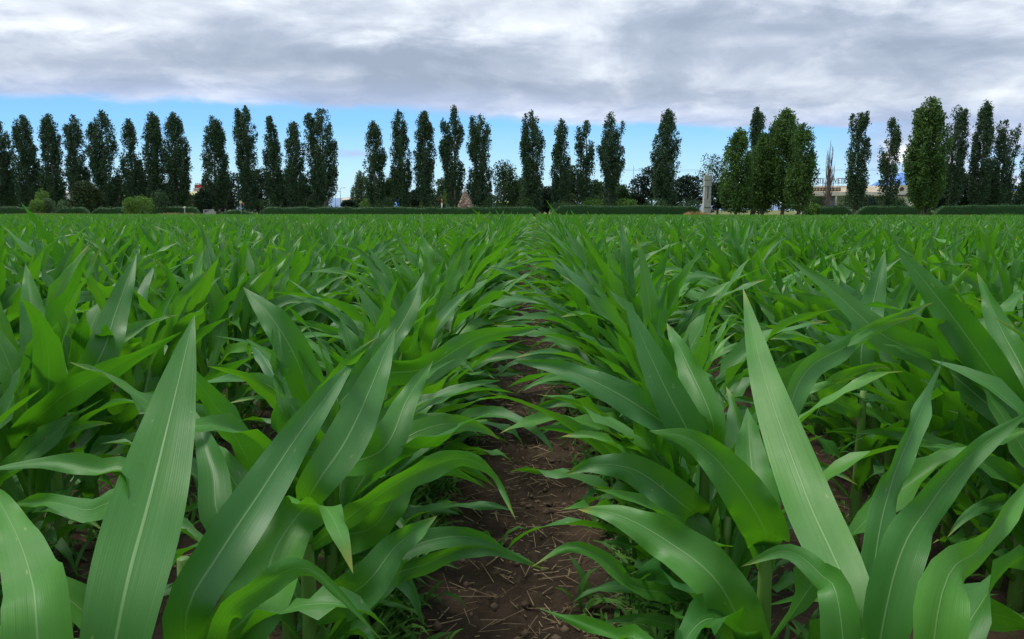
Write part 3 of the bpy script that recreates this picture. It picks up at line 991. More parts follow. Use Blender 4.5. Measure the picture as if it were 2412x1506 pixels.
def poplar(px, top, w, y, label, seed, mat='poplar', dens=1.0, forks=(), low=0.04, size=0.25, group='poplars in the long row behind the field'):
    """columnar poplar: px, top, w as seen in the photo; y is its distance. forks: (dx px, top px) further leaders"""
    r = np.random.default_rng(seed)
    H = hz(top, y, px)
    rad = w * y / F * 0.5 * 1.18
    x = gx(px, y)
    root = empty('poplar_tree', (x, y, 0), label, 'poplar tree', group)
    lead = [(0.0, H)] + [(dx * y / F, hz(tp, y, px)) for dx, tp in forks]
    prof_t = [0, 0.05, 0.16, 0.30, 0.48, 0.65, 0.80, 0.90, 0.96, 1.0]
    prof_r = [0.46, 0.62, 0.80, 0.93, 1.0, 0.94, 0.78, 0.58, 0.36, 0.08]
    prof_r = [p * q for p, q in zip(prof_r, r.uniform(0.86, 1.10, 10))]
    wood = MB()
    nn = 10
    sway = r.normal(0, 0.15, 2)
    cl = []
    for li, (dx, h) in enumerate(lead):
        zz = np.linspace(0, h * 0.93, nn)
        f = np.linspace(0, 1, nn)
        tx_ = dx * f ** 0.7 + sway[0] * np.sin(f * 3)
        ty_ = sway[1] * np.sin(f * 2.6)
        wood.tube(np.stack([tx_, ty_, zz], -1), np.interp(f, [0, 1], [0.30 if li == 0 else 0.16, 0.03]) * (H / 16), 7)
    nl = int(116 * dens * (H / 16) * max(0.8, w / 60))
    for k in range(nl):
        li = 0 if not forks or r.random() < 0.62 else 1 + r.integers(len(forks))
        dx, h = lead[li]
        t0 = low * 0.6 + (0.90 - low) * r.random() ** 1.15
        az_ = r.uniform(0, 6.283)
        Ls = h * r.uniform(0.10, 0.24) * (1.15 - 0.5 * t0)
        t1 = min(1.0, t0 + Ls / h)
        tm = (t0 + t1) / 2
        Rm = rad * np.interp(tm, prof_t, prof_r) * (1.0 if li == 0 else 0.6) * r.uniform(0.12, 1.0) ** 0.5
        R1 = rad * np.interp(t1, prof_t, prof_r) * r.uniform(0.40, 0.92) * (1.0 if li == 0 else 0.6)
        base = np.array([dx * t0 ** 0.7, 0, t0 * h])
        mid = np.array([dx * tm ** 0.7 + Rm * math.cos(az_), Rm * math.sin(az_), (t0 + (t1 - t0) * 0.45) * h])
        end = np.array([dx * t1 ** 0.7 + R1 * math.cos(az_ + 0.2), R1 * math.sin(az_ + 0.2), t1 * h])
        f = np.linspace(0, 1, 6)[:, None]
        cv_ = (1 - f) ** 2 * base + 2 * f * (1 - f) * mid + f ** 2 * end
        if k % 2 == 0:
            wood.tube(cv_, np.linspace(0.06, 0.015, 6) * (H / 16), 4)
        ncl = int(150 * Ls / 2.6 * r.uniform(0.75, 1.2))
        ff = r.random(ncl) ** 0.75
        f2 = (0.12 + 0.93 * ff)[:, None]
        pos = (1 - f2) ** 2 * base + 2 * f2 * (1 - f2) * mid + f2 ** 2 * end
        thick = (0.40 * np.sin(np.clip(ff, 0.1, 0.95) * 3.0) + 0.10)[:, None]
        cl.append(pos + np.clip(r.normal(0, 1, (ncl, 3)), -1.6, 1.6) * thick * np.array([0.66, 0.66, 0.9]))
    for dx, h in lead:      # leader tips
        n_ = 60
        f = r.random(n_)
        cl.append(np.stack([dx + r.normal(0, 0.28, n_) * (1.2 - f), r.normal(0, 0.28, n_) * (1.2 - f), h * (0.86 + 0.135 * f)], -1))
    wood.build('trunk', M['bark'], root, smooth=True)
    crown_obj('crown', np.concatenate(cl), size, M[mat], root, seed + 1)
    return root


D = 126
POP = [
    (8, 281, 66, D, 'leftmost poplar, cut off by the left picture edge', {}),
    (70, 275, 58, D, 'slim pointed poplar behind and left of the bright green shrub', {}),
    (131, 267, 54, D, 'poplar with flat-topped crown right behind the bright green shrub', {}),
    (190, 271, 50, D, 'poplar standing straight behind the dark olive bush', dict(forks=[(-18, 292)])),
    (256, 263, 66, D, 'broad two-topped poplar right of the dark olive bush', dict(forks=[(-26, 290)])),
    (317, 284, 48, D, 'shorter narrow poplar directly behind the pale round bush', {}),
    (373, 268, 52, D, 'poplar touching the left side of the one beside the red-roofed yellow building', {}),
    (422, 267, 60, D, 'poplar just left of the red-roofed yellow building', {}),
    (513, 277, 62, D, 'poplar just right of the red-roofed yellow building, notched on its left', {}),
    (587, 254, 58, D, 'tall twin-tipped poplar above the round-ended hedge', dict(forks=[(-16, 258)])),
    (646, 278, 42, D, 'thin poplar between the twin-tipped and the short blunt one', {}),
    (700, 286, 50, D, 'short blunt poplar second left of the wide open gap', {}),
    (766, 256, 68, D, 'large poplar at the left side of the wide open gap', dict(forks=[(-30, 268)])),
    (886, 289, 52, D, 'shorter loose poplar at the right side of the wide open gap', {}),
    (945, 264, 50, D, 'slender pointed poplar, second right of the wide open gap', {}),
    (1003, 266, 50, D, 'poplar with a yellowish-green top, third right of the wide open gap', {}),
    (1073, 254, 48, D, 'fork-topped poplar standing left of the brown stone pyramid', dict(forks=[(-26, 276)])),
    (1132, 266, 60, D, 'broad poplar standing right of the brown stone pyramid', dict(forks=[(-20, 278)])),
    (1254, 265, 58, D, 'tall dark poplar above the gap between the two long hedges', dict(forks=[(-16, 270)])),
    (1320, 284, 44, D, 'narrow poplar second right of the gap between hedges', {}),
    (1379, 285, 42, D, 'narrow see-through poplar third right of the gap between hedges', dict(dens=0.75, forks=[(-18, 300)])),
    (1432, 267, 50, D, 'two-topped poplar left of the thin mast', dict(forks=[(28, 286)])),
    (1566, 262, 66, D, 'solitary full poplar between the thin mast and the stone column', {}),
    (1775, 254, 44, D + 6, 'poplar whose dark top rises behind the poplar clump', {}),
    (1733, 306, 72, 92, 'leftmost poplar of the clump right of the stone column', dict(mat='poplar2')),
    (1796, 316, 72, 96, 'shorter poplar in the middle of the clump right of the stone column', dict(mat='poplar2')),
    (1842, 262, 82, 94, 'tallest poplar of the clump right of the stone column', dict(mat='poplar2')),
    (1880, 298, 70, 90, 'bright-topped poplar at the right edge of the clump', dict(mat='poplar2', forks=[(24, 350)])),
    (2014, 268, 46, D - 8, 'twin-topped poplar right of the bare dead tree', dict(forks=[(-20, 270), (14, 266)])),
    (2087, 280, 50, D - 8, 'small sparse poplar left of the big bright poplar', dict(dens=0.7)),
    (2172, 234, 86, 88, 'biggest poplar, bright green and standing before the right hedge', dict(mat='poplar2')),
    (2234, 246, 50, D, 'dark poplar touching the right side of the big bright poplar', dict(forks=[(20, 258)])),
    (2301, 240, 48, D, 'tall slim poplar, third from the right edge', {}),
    (2352, 280, 46, D, 'broad three-topped poplar, second from the right edge', dict(forks=[(30, 290), (-14, 284)])),
    (2425, 300, 56, D, 'poplar cut off by the right picture edge', {}),
]
for i, (px, tp, w, y, lab, kw) in enumerate(POP):
    kw = dict(kw)
    if kw.get('mat') == 'poplar2':
        kw.setdefault('dens', 1.5)
        kw.setdefault('size', 0.23)
        kw['low'] = 0.06
    poplar(px, tp, w, y, lab, 900 + i * 3, **kw)


def blob_pts(r, lobes, n):
    out = []
    vol = np.array([l[3] * l[4] * l[5] for l in lobes]) ** 0.67
    for (x, y, z, a, b, c), k in zip(lobes, (n * vol / vol.sum()).astype(int)):
        d = r.normal(0, 1, (k, 3))
        d /= np.linalg.norm(d, axis=1)[:, None]
        rr = (0.55 + 0.5 * r.random(k) ** 0.5)[:, None]
        ph = vnoise(d[:, 0] * 3 + 10, d[:, 2] * 3 + 10, int(abs(x * 7)) + 1)[:, None]
        out.append(np.array([x, y, z]) + d * rr * (0.8 + 0.4 * ph) * np.array([a, b, c]))
    return np.concatenate(out)


def broad_tree(name, px, top, w, y, label, seed, mat='tree', bottom=None, n=2600, size=0.30, lobes=9, cat='tree', group=None, flat=1.0):
    r = np.random.default_rng(seed)
    H = hz(top, y, px)
    W = w * y / F / 2
    x = gx(px, y)
    root = empty(name, (x, y, 0), label, cat, group)
    zb = H * 0.25 if bottom is None else hz(bottom, y)
    ll, wood = [], MB()
    wood.tube([(0, 0, 0), (0.05, 0, H * 0.3), (-0.05, 0.05, H * 0.65)], [0.22, 0.16, 0.07], 7)
    for k in range(lobes):
        f = (k + 0.5) / lobes
        z = zb + (H - zb) * (0.15 + 0.72 * f)
        sp = W * 0.60 * math.sin(math.pi * min(0.92, 0.25 + 0.7 * f))
        th = r.uniform(0, 6.28)
        rx = W * r.uniform(0.34, 0.52)
        cx_, cy_ = sp * math.cos(th), sp * math.sin(th)
        ll.append((cx_, cy_, z, rx, rx, (min((H - zb) * 0.22, H - z) + 0.05) * flat))
        wood.tube([(0, 0, z * 0.55), (cx_ * 0.5, cy_ * 0.5, z * 0.8), (cx_, cy_, z)], [0.09, 0.06, 0.02], 5)
    ll.append((0, 0, (zb + H) / 2, W * 0.6, W * 0.6, (H - zb) * 0.40))
    wood.build('trunk', M['bark'], root, smooth=True)
    crown_obj('crown', blob_pts(r, ll, n), size, M[mat], root, seed + 1)
    return root


def conifer(px, top, w, y, label, seed, mat='dark', tiers=7, airy=1.0, size=0.26):
    r = np.random.default_rng(seed)
    H = hz(top, y)
    W = w * y / F / 2
    root = empty('conifer_tree', (gx(px, y), y, 0), label, 'conifer')
    wood = MB().tube([(0, 0, 0), (0, 0, H * 0.5), (0.05, 0, H * 0.97)], [0.24, 0.15, 0.03], 7)
    pts = []
    for k in range(tiers):
        f = k / (tiers - 1)
        z = H * (0.15 + 0.82 * f)
        rad = W * (1.0 - 0.80 * f) * r.uniform(0.8, 1.1)
        for j in range(11):
            th = r.uniform(0, 6.28)
            e = np.array([rad * math.cos(th), rad * math.sin(th), z + 0.1 * rad])
            wood.tube([(0, 0, z - 0.12 * rad), tuple(e * [0.5, 0.5, 1]), tuple(e)], [0.05, 0.035, 0.012], 4)
            m_ = int(130 * airy)
            g_ = r.random(m_)[:, None]
            pts.append(np.array([0, 0, z]) * (1 - g_) + e * g_ + r.normal(0, 1, (m_, 3)) * np.array([0.30, 0.30, 0.15]) * (0.6 + W * 0.25))
    wood.build('trunk', M['bark'], root, smooth=True)
    crown_obj('crown', np.concatenate(pts), size, M[mat], root, seed + 1, 0.4)
    return root


BG = 'dark trees between and behind the poplars'
TREES = [
    (22, 400, 96, 140, 'dark', 'dark broad tree filling in behind the leftmost poplar'),
    (100, 405, 96, 142, 'dark', 'dark low tree between the second and third poplars from the left'),
    (205, 428, 84, 112, 'olive', 'dull olive broad bush tree standing in front of the fourth poplar'),
    (300, 412, 90, 142, 'dark', 'dark tree behind the pale round bush'),
    (352, 400, 90, 138, 'dark', 'dark tree left of the yellow building, behind the two touching poplars'),
    (400, 432, 56, 138, 'dark', 'low dark tree at the foot of the poplar beside the yellow building'),
    (480, 448, 44, 122, 'dark', 'dark bush tree in front of the yellow building'),
    (545, 405, 84, 140, 'dark', 'dark tree behind the notched poplar'),
    (618, 395, 74, 138, 'dark', 'dark tree joining the twin-tipped and thin poplars'),
    (680, 400, 84, 138, 'tree', 'mid green tree behind the short blunt poplar'),
    (726, 436, 44, 140, 'dark', 'small dark tree left of the large poplar by the wide gap'),
    (852, 405, 50, 165, 'pale', 'pale airy tree in the wide gap, behind the shorter loose poplar'),
    (822, 472, 44, 150, 'dark', 'low dark shrubby tree in the wide gap between poplars'),
    (918, 420, 40, 150, 'tree', 'thin mid green tree right of the shorter loose poplar'),
    (975, 448, 60, 138, 'dark', 'dark low tree between the two slender poplars in the centre left'),
    (1045, 420, 60, 145, 'pale', 'pale green tree behind the fork-topped poplar'),
    (1186, 380, 84, 142, 'tree', 'rounded green tree right of the broad poplar by the pyramid'),
    (1225, 420, 60, 146, 'tree', 'lower green tree left of the tall dark poplar'),
    (1290, 440, 72, 138, 'dark', 'dark tree right above the gap between hedges'),
    (1345, 388, 60, 142, 'tree', 'leafy green tree between the two narrow poplars'),
    (1400, 425, 66, 140, 'tree', 'green tree between the see-through and the two-topped poplar'),
    (1462, 436, 70, 138, 'tree', 'yellowish green low tree left of the thin mast'),
    (1500, 455, 70, 138, 'dark', 'dark low tree right under the thin mast'),
    (1690, 430, 70, 130, 'dark', 'dark tree directly behind the stone column'),
    (1770, 420, 90, 128, 'dark', 'dark tree filled in behind the poplar clump'),
    (2210, 420, 80, 128, 'dark', 'dark tree behind the biggest bright poplar'),
    (2262, 405, 80, 132, 'dark', 'dark tree between the dark poplar and the tall slim poplar'),
    (2325, 410, 66, 132, 'dark', 'dark tree between the tall slim and the three-topped poplar'),
    (2408, 430, 60, 136, 'olive', 'olive tree near the right picture edge'),
]
for i, (px, tp, w, y, mt, lab) in enumerate(TREES):
    broad_tree('olive_bush' if mt == 'olive' and px < 300 else 'broadleaf_tree', px, tp, w, y, lab, 2000 + i * 5, mt, bottom=500, n=5200, size=0.30, lobes=13, group=BG)
broad_tree('cedar_tree', 1534, 386, 96, 134, 'dark spreading cedar with level shelves behind the solitary poplar', 2500, 'dark', bottom=480, n=5200, size=0.28, lobes=18, flat=0.5)
broad_tree('cedar_tree', 1618, 408, 96, 134, 'dark spreading cedar between the solitary poplar and the stone column', 2510, 'dark', bottom=490, n=5200, size=0.28, lobes=18, flat=0.5)
broad_tree('pine_tree', 1672, 362, 84, 140, 'airy pine whose tufted top shows above the stone column', 2520, 'tree', bottom=470, n=2300, size=0.27, lobes=14)

low = [p for p in POP if p[3] > 110]
for i, (px, tp, w, y, lab, kw) in enumerate(low):
    lbl = 'low dark bush at the foot of the ' + ORD[i] + ' poplar from the left'
    dx = 22 if i not in (12, 21) else -14
    broad_tree('dark_bush', px + dx, 452 + (i * 7) % 16, 74, 136, lbl, 4000 + i * 3, ('dark', 'tree', 'dark', 'olive')[i % 4], bottom=500, n=1700, size=0.26, lobes=6, cat='bush', group='dark bushes behind the hedges')

BUSH = [
    (102, 448, 34, 100, 'bright', 'upper bright green shrub like a small ball at the left', 466),
    (90, 470, 38, 98, 'bright', 'low round bright green shrub left below the ball-shaped one', 500),
    (115, 468, 32, 99, 'pale', 'pale shrub right below the ball-shaped bright one', 500),
    (152, 472, 30, 110, 'pale', 'small pale round shrub between the bright shrub and olive bush', 500),
    (309, 466, 42, 98, 'bright', 'left half of the pale green double round bush', 502),
    (336, 462, 52, 99, 'bright', 'right, larger half of the pale green double round bush', 502),
    (376, 448, 46, 104, 'tree', 'upright green bush right of the double round bush', 500),
    (1918, 462, 62, 150, 'hedge', 'clipped round bush left of the dead tree, before the tan building', 492),
    (1990, 463, 54, 150, 'hedge', 'clipped round bush right of the dead tree, before the tan building', 492),
    (2051, 464, 44, 150, 'hedge', 'clipped round bush between the twin-topped and the sparse poplar', 492),
    (2108, 463, 62, 150, 'hedge', 'clipped round bush right of the sparse poplar', 492),
    (1912, 480, 44, 98, 'bright', 'low bright green bush at the left end of the right hedge', 500),
    (1545, 468, 60, 122, 'tree', 'green shrub at the foot of the solitary poplar', 498),
    (1625, 470, 60, 122, 'tree', 'green shrub just left of the stone column', 498),
    (1160, 462, 60, 124, 'tree', 'green shrub right of the stone pyramid', 498),
    (1235, 466, 56, 124, 'tree', 'green shrub left of the gap between the long hedges', 498),
    (1395, 468, 60, 124, 'bright', 'light shrub between the see-through and two-topped poplars', 498),
    (905, 470, 54, 124, 'tree', 'green shrub below the shorter loose poplar', 498),
    (640, 470, 60, 124, 'tree', 'green shrub at the foot of the thin poplar', 498),
    (1003, 470, 34, 130, 'bright', 'light green shrub at the foot of the yellowish-topped poplar', 495),
    (1058, 445, 44, 134, 'bright', 'light green shrub left of the brown stone pyramid', 495),
    (868, 468, 44, 134, 'bright', 'light green shrub at the right side of the wide gap', 495),
    (732, 470, 26, 134, 'tree', 'small green shrub left of the large poplar by the wide gap', 495),
    (1470, 468, 70, 128, 'bright', 'dull light green shrub under the thin mast', 495),
    (1320, 475, 60, 120, 'tree', 'green shrub behind the hedge under the narrow poplar', 498),
]
for i, (px, tp, w, y, mt, lab, bt) in enumerate(BUSH):
    r = np.random.default_rng(2700 + i)
    H, W = hz(tp, y), w * y / F / 2
    root = empty('shrub', (gx(px, y), y, 0), lab, 'shrub', 'shrubs along the field edge')
    zb = 0.0
    MB().tube([(0, 0, 0), (0, 0, H * 0.6)], [0.06, 0.03], 6).build('stem', M['bark'], root, smooth=True)
    lob = [(0, 0, (zb + H) / 2, W, W, (H - zb) / 2)] + [(r.uniform(-.4, .4) * W, r.uniform(-.4, .4) * W, H * 0.62, W * 0.55, W * 0.55, H * 0.34) for _ in range(3)]
    crown_obj('foliage', blob_pts(r, lob, 1500), 0.17, M[mt], root, 2800 + i)


# ------------------------------------------------------------------ hedges
def hedge(px0, px1, y, top, label, seed, thick=1.1, rnd=0.5, rough=0.085):
    r = np.random.default_rng(seed)
    x0, x1 = gx(px0, y), gx(px1, y)
    H = hz(top, y)
    Ln = x1 - x0
    root = empty('hedge', ((x0 + x1) / 2, y, 0), label, 'hedge', 'clipped hedges along the far field edge')
    nx_, ns = max(8, int(Ln / 0.35)), 12
    fx = np.linspace(0, 1, nx_)
    th = np.linspace(0, math.pi, ns)
    xx = (fx - 0.5) * Ln
    endf = np.clip(np.minimum(fx, 1 - fx) * Ln / (rnd * 2.2), 0.02, 1) ** 0.5
    sup = lambda v, p: np.sign(v) * np.abs(v) ** p
    yy = -sup(np.cos(th), 0.45) * thick / 2
    zz = sup(np.sin(th), 0.45) * H
    nz = vnoise(xx * 0.7 + seed, xx * 0, seed)
    Y = yy[None] * (0.95) * np.ones((nx_, 1))
    Z = zz[None] * (endf * (0.90 + 0.16 * nz))[:, None]
    X = xx[:, None] * np.ones((1, ns))
    core = np.stack([X, Y, Z * 0.95], -1).reshape(-1, 3)
    ii = np.arange(nx_ * ns).reshape(nx_, ns)
    q = np.stack([ii[:-1, :-1], ii[1:, :-1], ii[1:, 1:], ii[:-1, 1:]], -1).reshape(-1, 4)
    cme = mesh_np('twigs', core, q, rnd=np.full(len(core), 0.3), smooth=True)
    n_ = int(Ln * 95)
    k = r.random(n_) * (nx_ - 1)
    i0 = k.astype(int)
    f = k - i0
    j = r.integers(0, ns, n_)
    surf = np.stack([X, Y, Z], -1)
    pt = surf[i0, j] * (1 - f)[:, None] + surf[np.minimum(i0 + 1, nx_ - 1), j] * f[:, None]
    jn = np.clip(j + r.choice([-1, 0, 1], n_), 0, ns - 1)
    pt = pt * 0.5 + 0.5 * surf[i0, jn] + r.normal(0, rough, (n_, 3))
    pt[:, 0] = pt[:, 0]
    obj('twigs', cme, M['hedge'], root)
    crown_obj('foliage', pt, 0.15, M['hedge'], root, seed + 1)
    return root


hedge(-60, 128, 104, 486, 'low dark hedge at the far left, ending at the bright shrub', 3100)
hedge(130, 214, 104, 487, 'short dark hedge piece between the bright shrub and the olive bush', 3102)
hedge(217, 350, 106, 487, 'dark hedge piece between the olive bush and the double round bush, running behind it', 3104)
hedge(352, 474, 106, 487, 'dark hedge in front of the yellow building', 3106)
hedge(514, 604, 100, 487, 'short round-ended hedge below the twin-tipped poplar', 3108, rnd=1.6)
hedge(610, 1276, 100, 487, 'very long straight hedge across the left centre', 3110)
hedge(1300, 1652, 100, 483, 'long hedge ending beside the stone column', 3112)
hedge(1890, 2010, 98, 486, 'hedge section below the dead tree at the right', 3114)
hedge(2013, 2196, 100, 484, 'hedge section behind the foot of the biggest poplar', 3116)
hedge(2199, 2480, 101, 482, 'rightmost hedge, running out of the picture', 3118)

# ------------------------------------------------------------------ stone column, pyramid, posts
y = 96
z = lambda py: hz(py, y)
s = y / F
root = empty('stone_column', (gx(1664, y), y, 0), 'tall square pale stone column with a moulded cap in the field edge', 'stone column')
MB().box((0, 0, z(489) / 2 + 0.0), (17.6 * s, 17.6 * s, z(489)), 0.97).build('pedestal', M['stone'], root, bevel=0.02)
sh = MB().box((0, 0, (z(489) + z(440)) / 2), (16.5 * s, 16.5 * s, z(440) - z(489)), 0.90)
sh.build('shaft', M['stone'], root, bevel=0.02)
MB().box((0, -8.1 * s, (z(470) + z(441)) / 2), (1.6 * s, 0.05, z(441) - z(470))).build('groove', M['shade'], root)
MB().box((0, -8.6 * s, z(489.5)), (15 * s, 0.12, 0.06)).build('joint', M['shade'], root)
MB().box((0, 0, z(438.4)), (16.6 * s, 16.6 * s, 0.14)).box((0, 0, z(432)), (15.6 * s, 15.6 * s, z(426) - z(437.2))).box((0, 0, z(425)), (16.8 * s, 16.8 * s, 0.10)).build('neck_block', M['stone'], root, bevel=0.01)
MB().box((0, 0, z(420)), (17.2 * s, 17.2 * s, z(416) - z(423.6)), 1.02).box((0, 0, z(415.2)), (15 * s, 15 * s, 0.08)).build('cap', M['stone'], root, bevel=0.01)
MB().tube([(0, 0, z(415)), (0, 0, z(411)), (0, 0, z(407)), (0.03, 0, z(404)), (0, 0, z(401)), (0, 0, z(398))], [0.20, 0.15, 0.11, 0.07, 0.08, 0.02], 10).build('finial', M['stone'], root, smooth=True)

y = 118
z = lambda py: hz(py, y)
s = y / F
root = empty('stone_pyramid', (gx(1096, y), y, 0), 'steep brown stone pyramid between two poplars behind the long hedge', 'stone pyramid')
m_, g, out = new_mat('rubble')
tc = g.node('ShaderNodeTexCoord', None).outputs['Object']
vo = g.node('ShaderNodeTexVoronoi', None, Vector=tc, Scale=3.2)
cc = g.mix(g.rng(g.node('ShaderNodeSeparateXYZ', 0, _0=vo.outputs['Color']), 0, 1), (0.30, 0.20, 0.15), (0.44, 0.31, 0.24))
cc = g.mix(g.rng(vo.outputs['Distance'], 0.32, 0.5), cc, (0.17, 0.12, 0.09))
bp = g.node('ShaderNodeBump', 0, Height=vo.outputs['Distance'], Strength=0.8, Distance=0.1)
g.t.links.new(principled(g, cc, 0.9, 0.2, bp), out.inputs[0])
r = np.random.default_rng(9)
lv = 14
vs, qs = [], []
for k in range(lv):
    f = k / (lv - 1)
    hw = (22 * (1 - f) ** 0.85 + 2.0) * s
    zz = z(489) * 0 + (z(452)) * f
    for j in range(24):
        t = j / 24 * 4
        side_, u = int(t), t % 1
        c4 = [(-1, -1), (1, -1), (1, 1), (-1, 1)]
        a, b = c4[side_], c4[(side_ + 1) % 4]
        vs.append(((a[0] + (b[0] - a[0]) * u) * hw + r.normal(0, 0.05), (a[1] + (b[1] - a[1]) * u) * hw + r.normal(0, 0.05), zz + r.normal(0, 0.03)))
for k in range(lv - 1):
    for j in range(24):
        qs.append((k * 24 + j, k * 24 + (j + 1) % 24, (k + 1) * 24 + (j + 1) % 24, (k + 1) * 24 + j))
obj('rubble_body', mesh_np('rubble_body', vs, qs, smooth=False), m_, root)
MB().box((0, 0, (z(452) + z(442)) / 2 - 0.02), (6.5 * s, 6.5 * s, z(442) - z(452) + 0.1), 0.6).build('top_stone', M['stone'], root, bevel=0.03)


def pole(name, px, top, y, rad, mat, label, cat, n=8):
    o = MB().tube([(0, 0, 0), (0, 0, hz(top, y) * 0.5), (0, 0, hz(top, y))], [rad, rad * 0.85, rad * 0.6], n).build(name, mat, None, True, (gx(px, y), y, 0))
    return tag(o, label, cat)


def lamp(px, top, y, label):
    root = empty('street_lamp', (gx(px, y), y, 0), label, 'street lamp')
    H = hz(top, y)
    MB().tube([(0, 0, 0), (0, 0, H * 0.5), (0, 0, H)], [0.09, 0.075, 0.05], 8).build('pole', M['metal'], root, True)
    MB().tube([(0, 0, H - 0.1), (0.2, 0, H + 0.1), (0.7, 0, H + 0.15)], 0.035, 6).build('arm', M['metal'], root, True)
    MB().box((0.9, 0, H + 0.13), (0.5, 0.2, 0.1), 0.7).build('lamp_head', M['metal'], root)


pole('mast', 1490, 390, 200, 0.13, M['metal'], 'thin dark radio mast against the sky right of the two-topped poplar', 'mast')
lamp(791, 452, 160, 'shorter street lamp, left one of the pair in the wide gap')
lamp(803, 444, 160, 'taller street lamp, right one of the pair in the wide gap')

y = 97
root = empty('round_sign', (gx(568, y), y, 0), 'small yellow round sign on a thin green pole before the short hedge', 'sign')
MB().tube([(0, 0, 0), (0, 0, hz(479, y))], 0.035, 6).build('pole', M['metal'], root, True)
MB().tube([(0, -0.06, hz(476.5, y)), (0, -0.02, hz(476.5, y))], 0.18, 14).build('disc', M['pale_yellow'], root)
MB().tube([(0.33, -0.06, hz(480, y)), (0.33, -0.02, hz(480, y))], 0.13, 14).box((0.2, -0.02, hz(479, y) - 0.02), (0.34, 0.03, 0.04)).build('lower_disc', M['red'], root)
y = 97
root = empty('marker_post', (gx(435, y), y, 0), 'short post with a pale reflector ball at the left corner of the yellow building', 'marker post')
MB().tube([(0, 0, 0), (0, 0, hz(492, y))], 0.05, 6).build('post', M['metal'], root, True)
MB().tube([(0, 0, hz(492, y)), (0, 0, hz(490.5, y)), (0, 0, hz(488, y)), (0, 0, hz(487, y))], [0.05, 0.15, 0.15, 0.04], 10).build('reflector', M['cream'], root, True)
y = 110
root = empty('striped_post', (gx(1041, y), y, 0), 'thin pale and red post in front of the light green shrub, left of the pyramid', 'post')
MB().tube([(0, 0, 0), (0, 0, hz(478, y))], 0.09, 8).build('lower_post', M['cream'], root, True)
MB().tube([(0, 0, hz(478, y) + 0.002), (0, 0, hz(469, y))], 0.10, 8).build('red_band', M['red'], root, True)

y = 92
x0, x1 = gx(480, y), gx(503, y)
root = empty('metal_gate', ((x0 + x1) / 2, y, 0), 'low grey metal gate at the field edge right of the dry grass', 'gate')
hw, H = (x1 - x0) / 2, hz(494, y)
MB().box((-hw, 0, H / 2), (0.09, 0.09, H)).box((hw, 0, H / 2), (0.09, 0.09, H)).build('gate_posts', M['metal'], root)
b = MB()
for zz in (H * 0.15, H * 0.5, H * 0.96):
    b.box((0, 0, zz), (2 * hw - 0.1, 0.05, 0.07))
for k in range(6):
    b.box((-hw + (k + 0.7) * 2 * hw / 6.4, 0.05, H * 0.55), (0.03, 0.03, H * 0.8))
b.build('gate_panel', M['metal'], root)

# ------------------------------------------------------------------ buildings


def text_mesh(name, body, size, mat, parent, loc, ext=0.06, sx=1.0):
    cu = bpy.data.curves.new(name, 'FONT')
    cu.body = body
    cu.size = size
    cu.extrude = ext
    cu.align_x = 'LEFT'
    tmp = bpy.data.objects.new(name, cu)
    COL.objects.link(tmp)
    me = bpy.data.meshes.new_from_object(tmp.evaluated_get(bpy.context.evaluated_depsgraph_get()))
    bpy.data.objects.remove(tmp)
    me.materials.clear()
    me.materials.append(mat)
    o = bpy.data.objects.new(name, me)
    COL.objects.link(o)
    o.parent = parent
    o.location = loc
    o.rotation_euler = (R(90), 0, 0)
    o.scale = (sx, 1, 1)
    return o


# tan shop building at the right
y = 176
s = y / F
X = lambda px: gx(px, y)
Z = lambda py: hz(py, y)
root = empty('shop_building', ((X(1902) + X(2108)) / 2, y, 0), 'long low tan building with roof letters behind the dead tree', 'building')
ox = root.location.x
xl, xr = X(1902) - ox, X(2108) - ox
W = xr - xl
cx_ = (xl + xr) / 2
MB().box((cx_, 6, Z(462) / 2), (W - 1.0, 8, Z(462))).build('wall', M['cream'], root)
b = MB()
v = [(xl, -1.6, Z(462)), (xr, -1.6, Z(462)), (xr, -1.6, Z(453.5)), (xl, -1.6, Z(453.5)), (xl, 10, Z(462)), (xr, 10, Z(462)), (xr, 10, Z(453.5)), (xl, 10, Z(453.5))]
b.add(v, [(0, 1, 2, 3), (5, 4, 7, 6), (4, 0, 3, 7), (1, 5, 6, 2), (4, 5, 1, 0), (3, 2, 6, 7)])
b.build('canopy_fascia', M['cream'], root)
b = MB()
v = [(xl, -1.4, Z(453.5) + .004), (xr, -1.4, Z(453.5) + .004), (xr - 1, 0.6, Z(438.5)), (xl + 1, 0.6, Z(438.5)), (xl, 9.8, Z(453.5) + .004), (xr, 9.8, Z(453.5) + .004), (xr - 1, 8, Z(438.5)), (xl + 1, 8, Z(438.5))]
b.add(v, [(0, 1, 2, 3), (5, 4, 7, 6), (4, 0, 3, 7), (1, 5, 6, 2), (3, 2, 6, 7)])
b.build('roof', M['tan'], root)
MB().box((X(1936) - ox, -1.66, Z(447.5)), (66 * s, 0.10, 8.6 * s)).build('brown_sign_band', M['brown_sign'], root)
b = MB()
for k in range(9):
    b.box((X(1907 + k * 7.2) - ox, -1.74, Z(447.5)), (4.2 * s, 0.04, 5.2 * s))
b.build('sign_panels', M['tan'], root)
for px in (1904, 1962, 2030, 2100):
    MB().box((X(px) - ox, -1.3, Z(462) / 2), (3.0 * s, 0.35, Z(462) - 0.01)).build('pillar', M['cream'], root)
for px, ww in ((1932, 40), (2010, 26), (2072, 26)):
    MB().box((X(px) - ox, 1.94, Z(475)), (ww * s, 0.1, 20 * s)).build('window', M['shade'], root)
MB().box((X(1965) - ox, 1.80, Z(480)), (20 * s, 0.3, 34 * s)).build('door', M['blue_wall'], root)
fr = MB().box((X(1950) - ox, 0.6, Z(432.6)), (96 * s, 0.08, 0.10)).box((X(1950) - ox, 0.6, Z(420.6)), (96 * s, 0.08, 0.06))
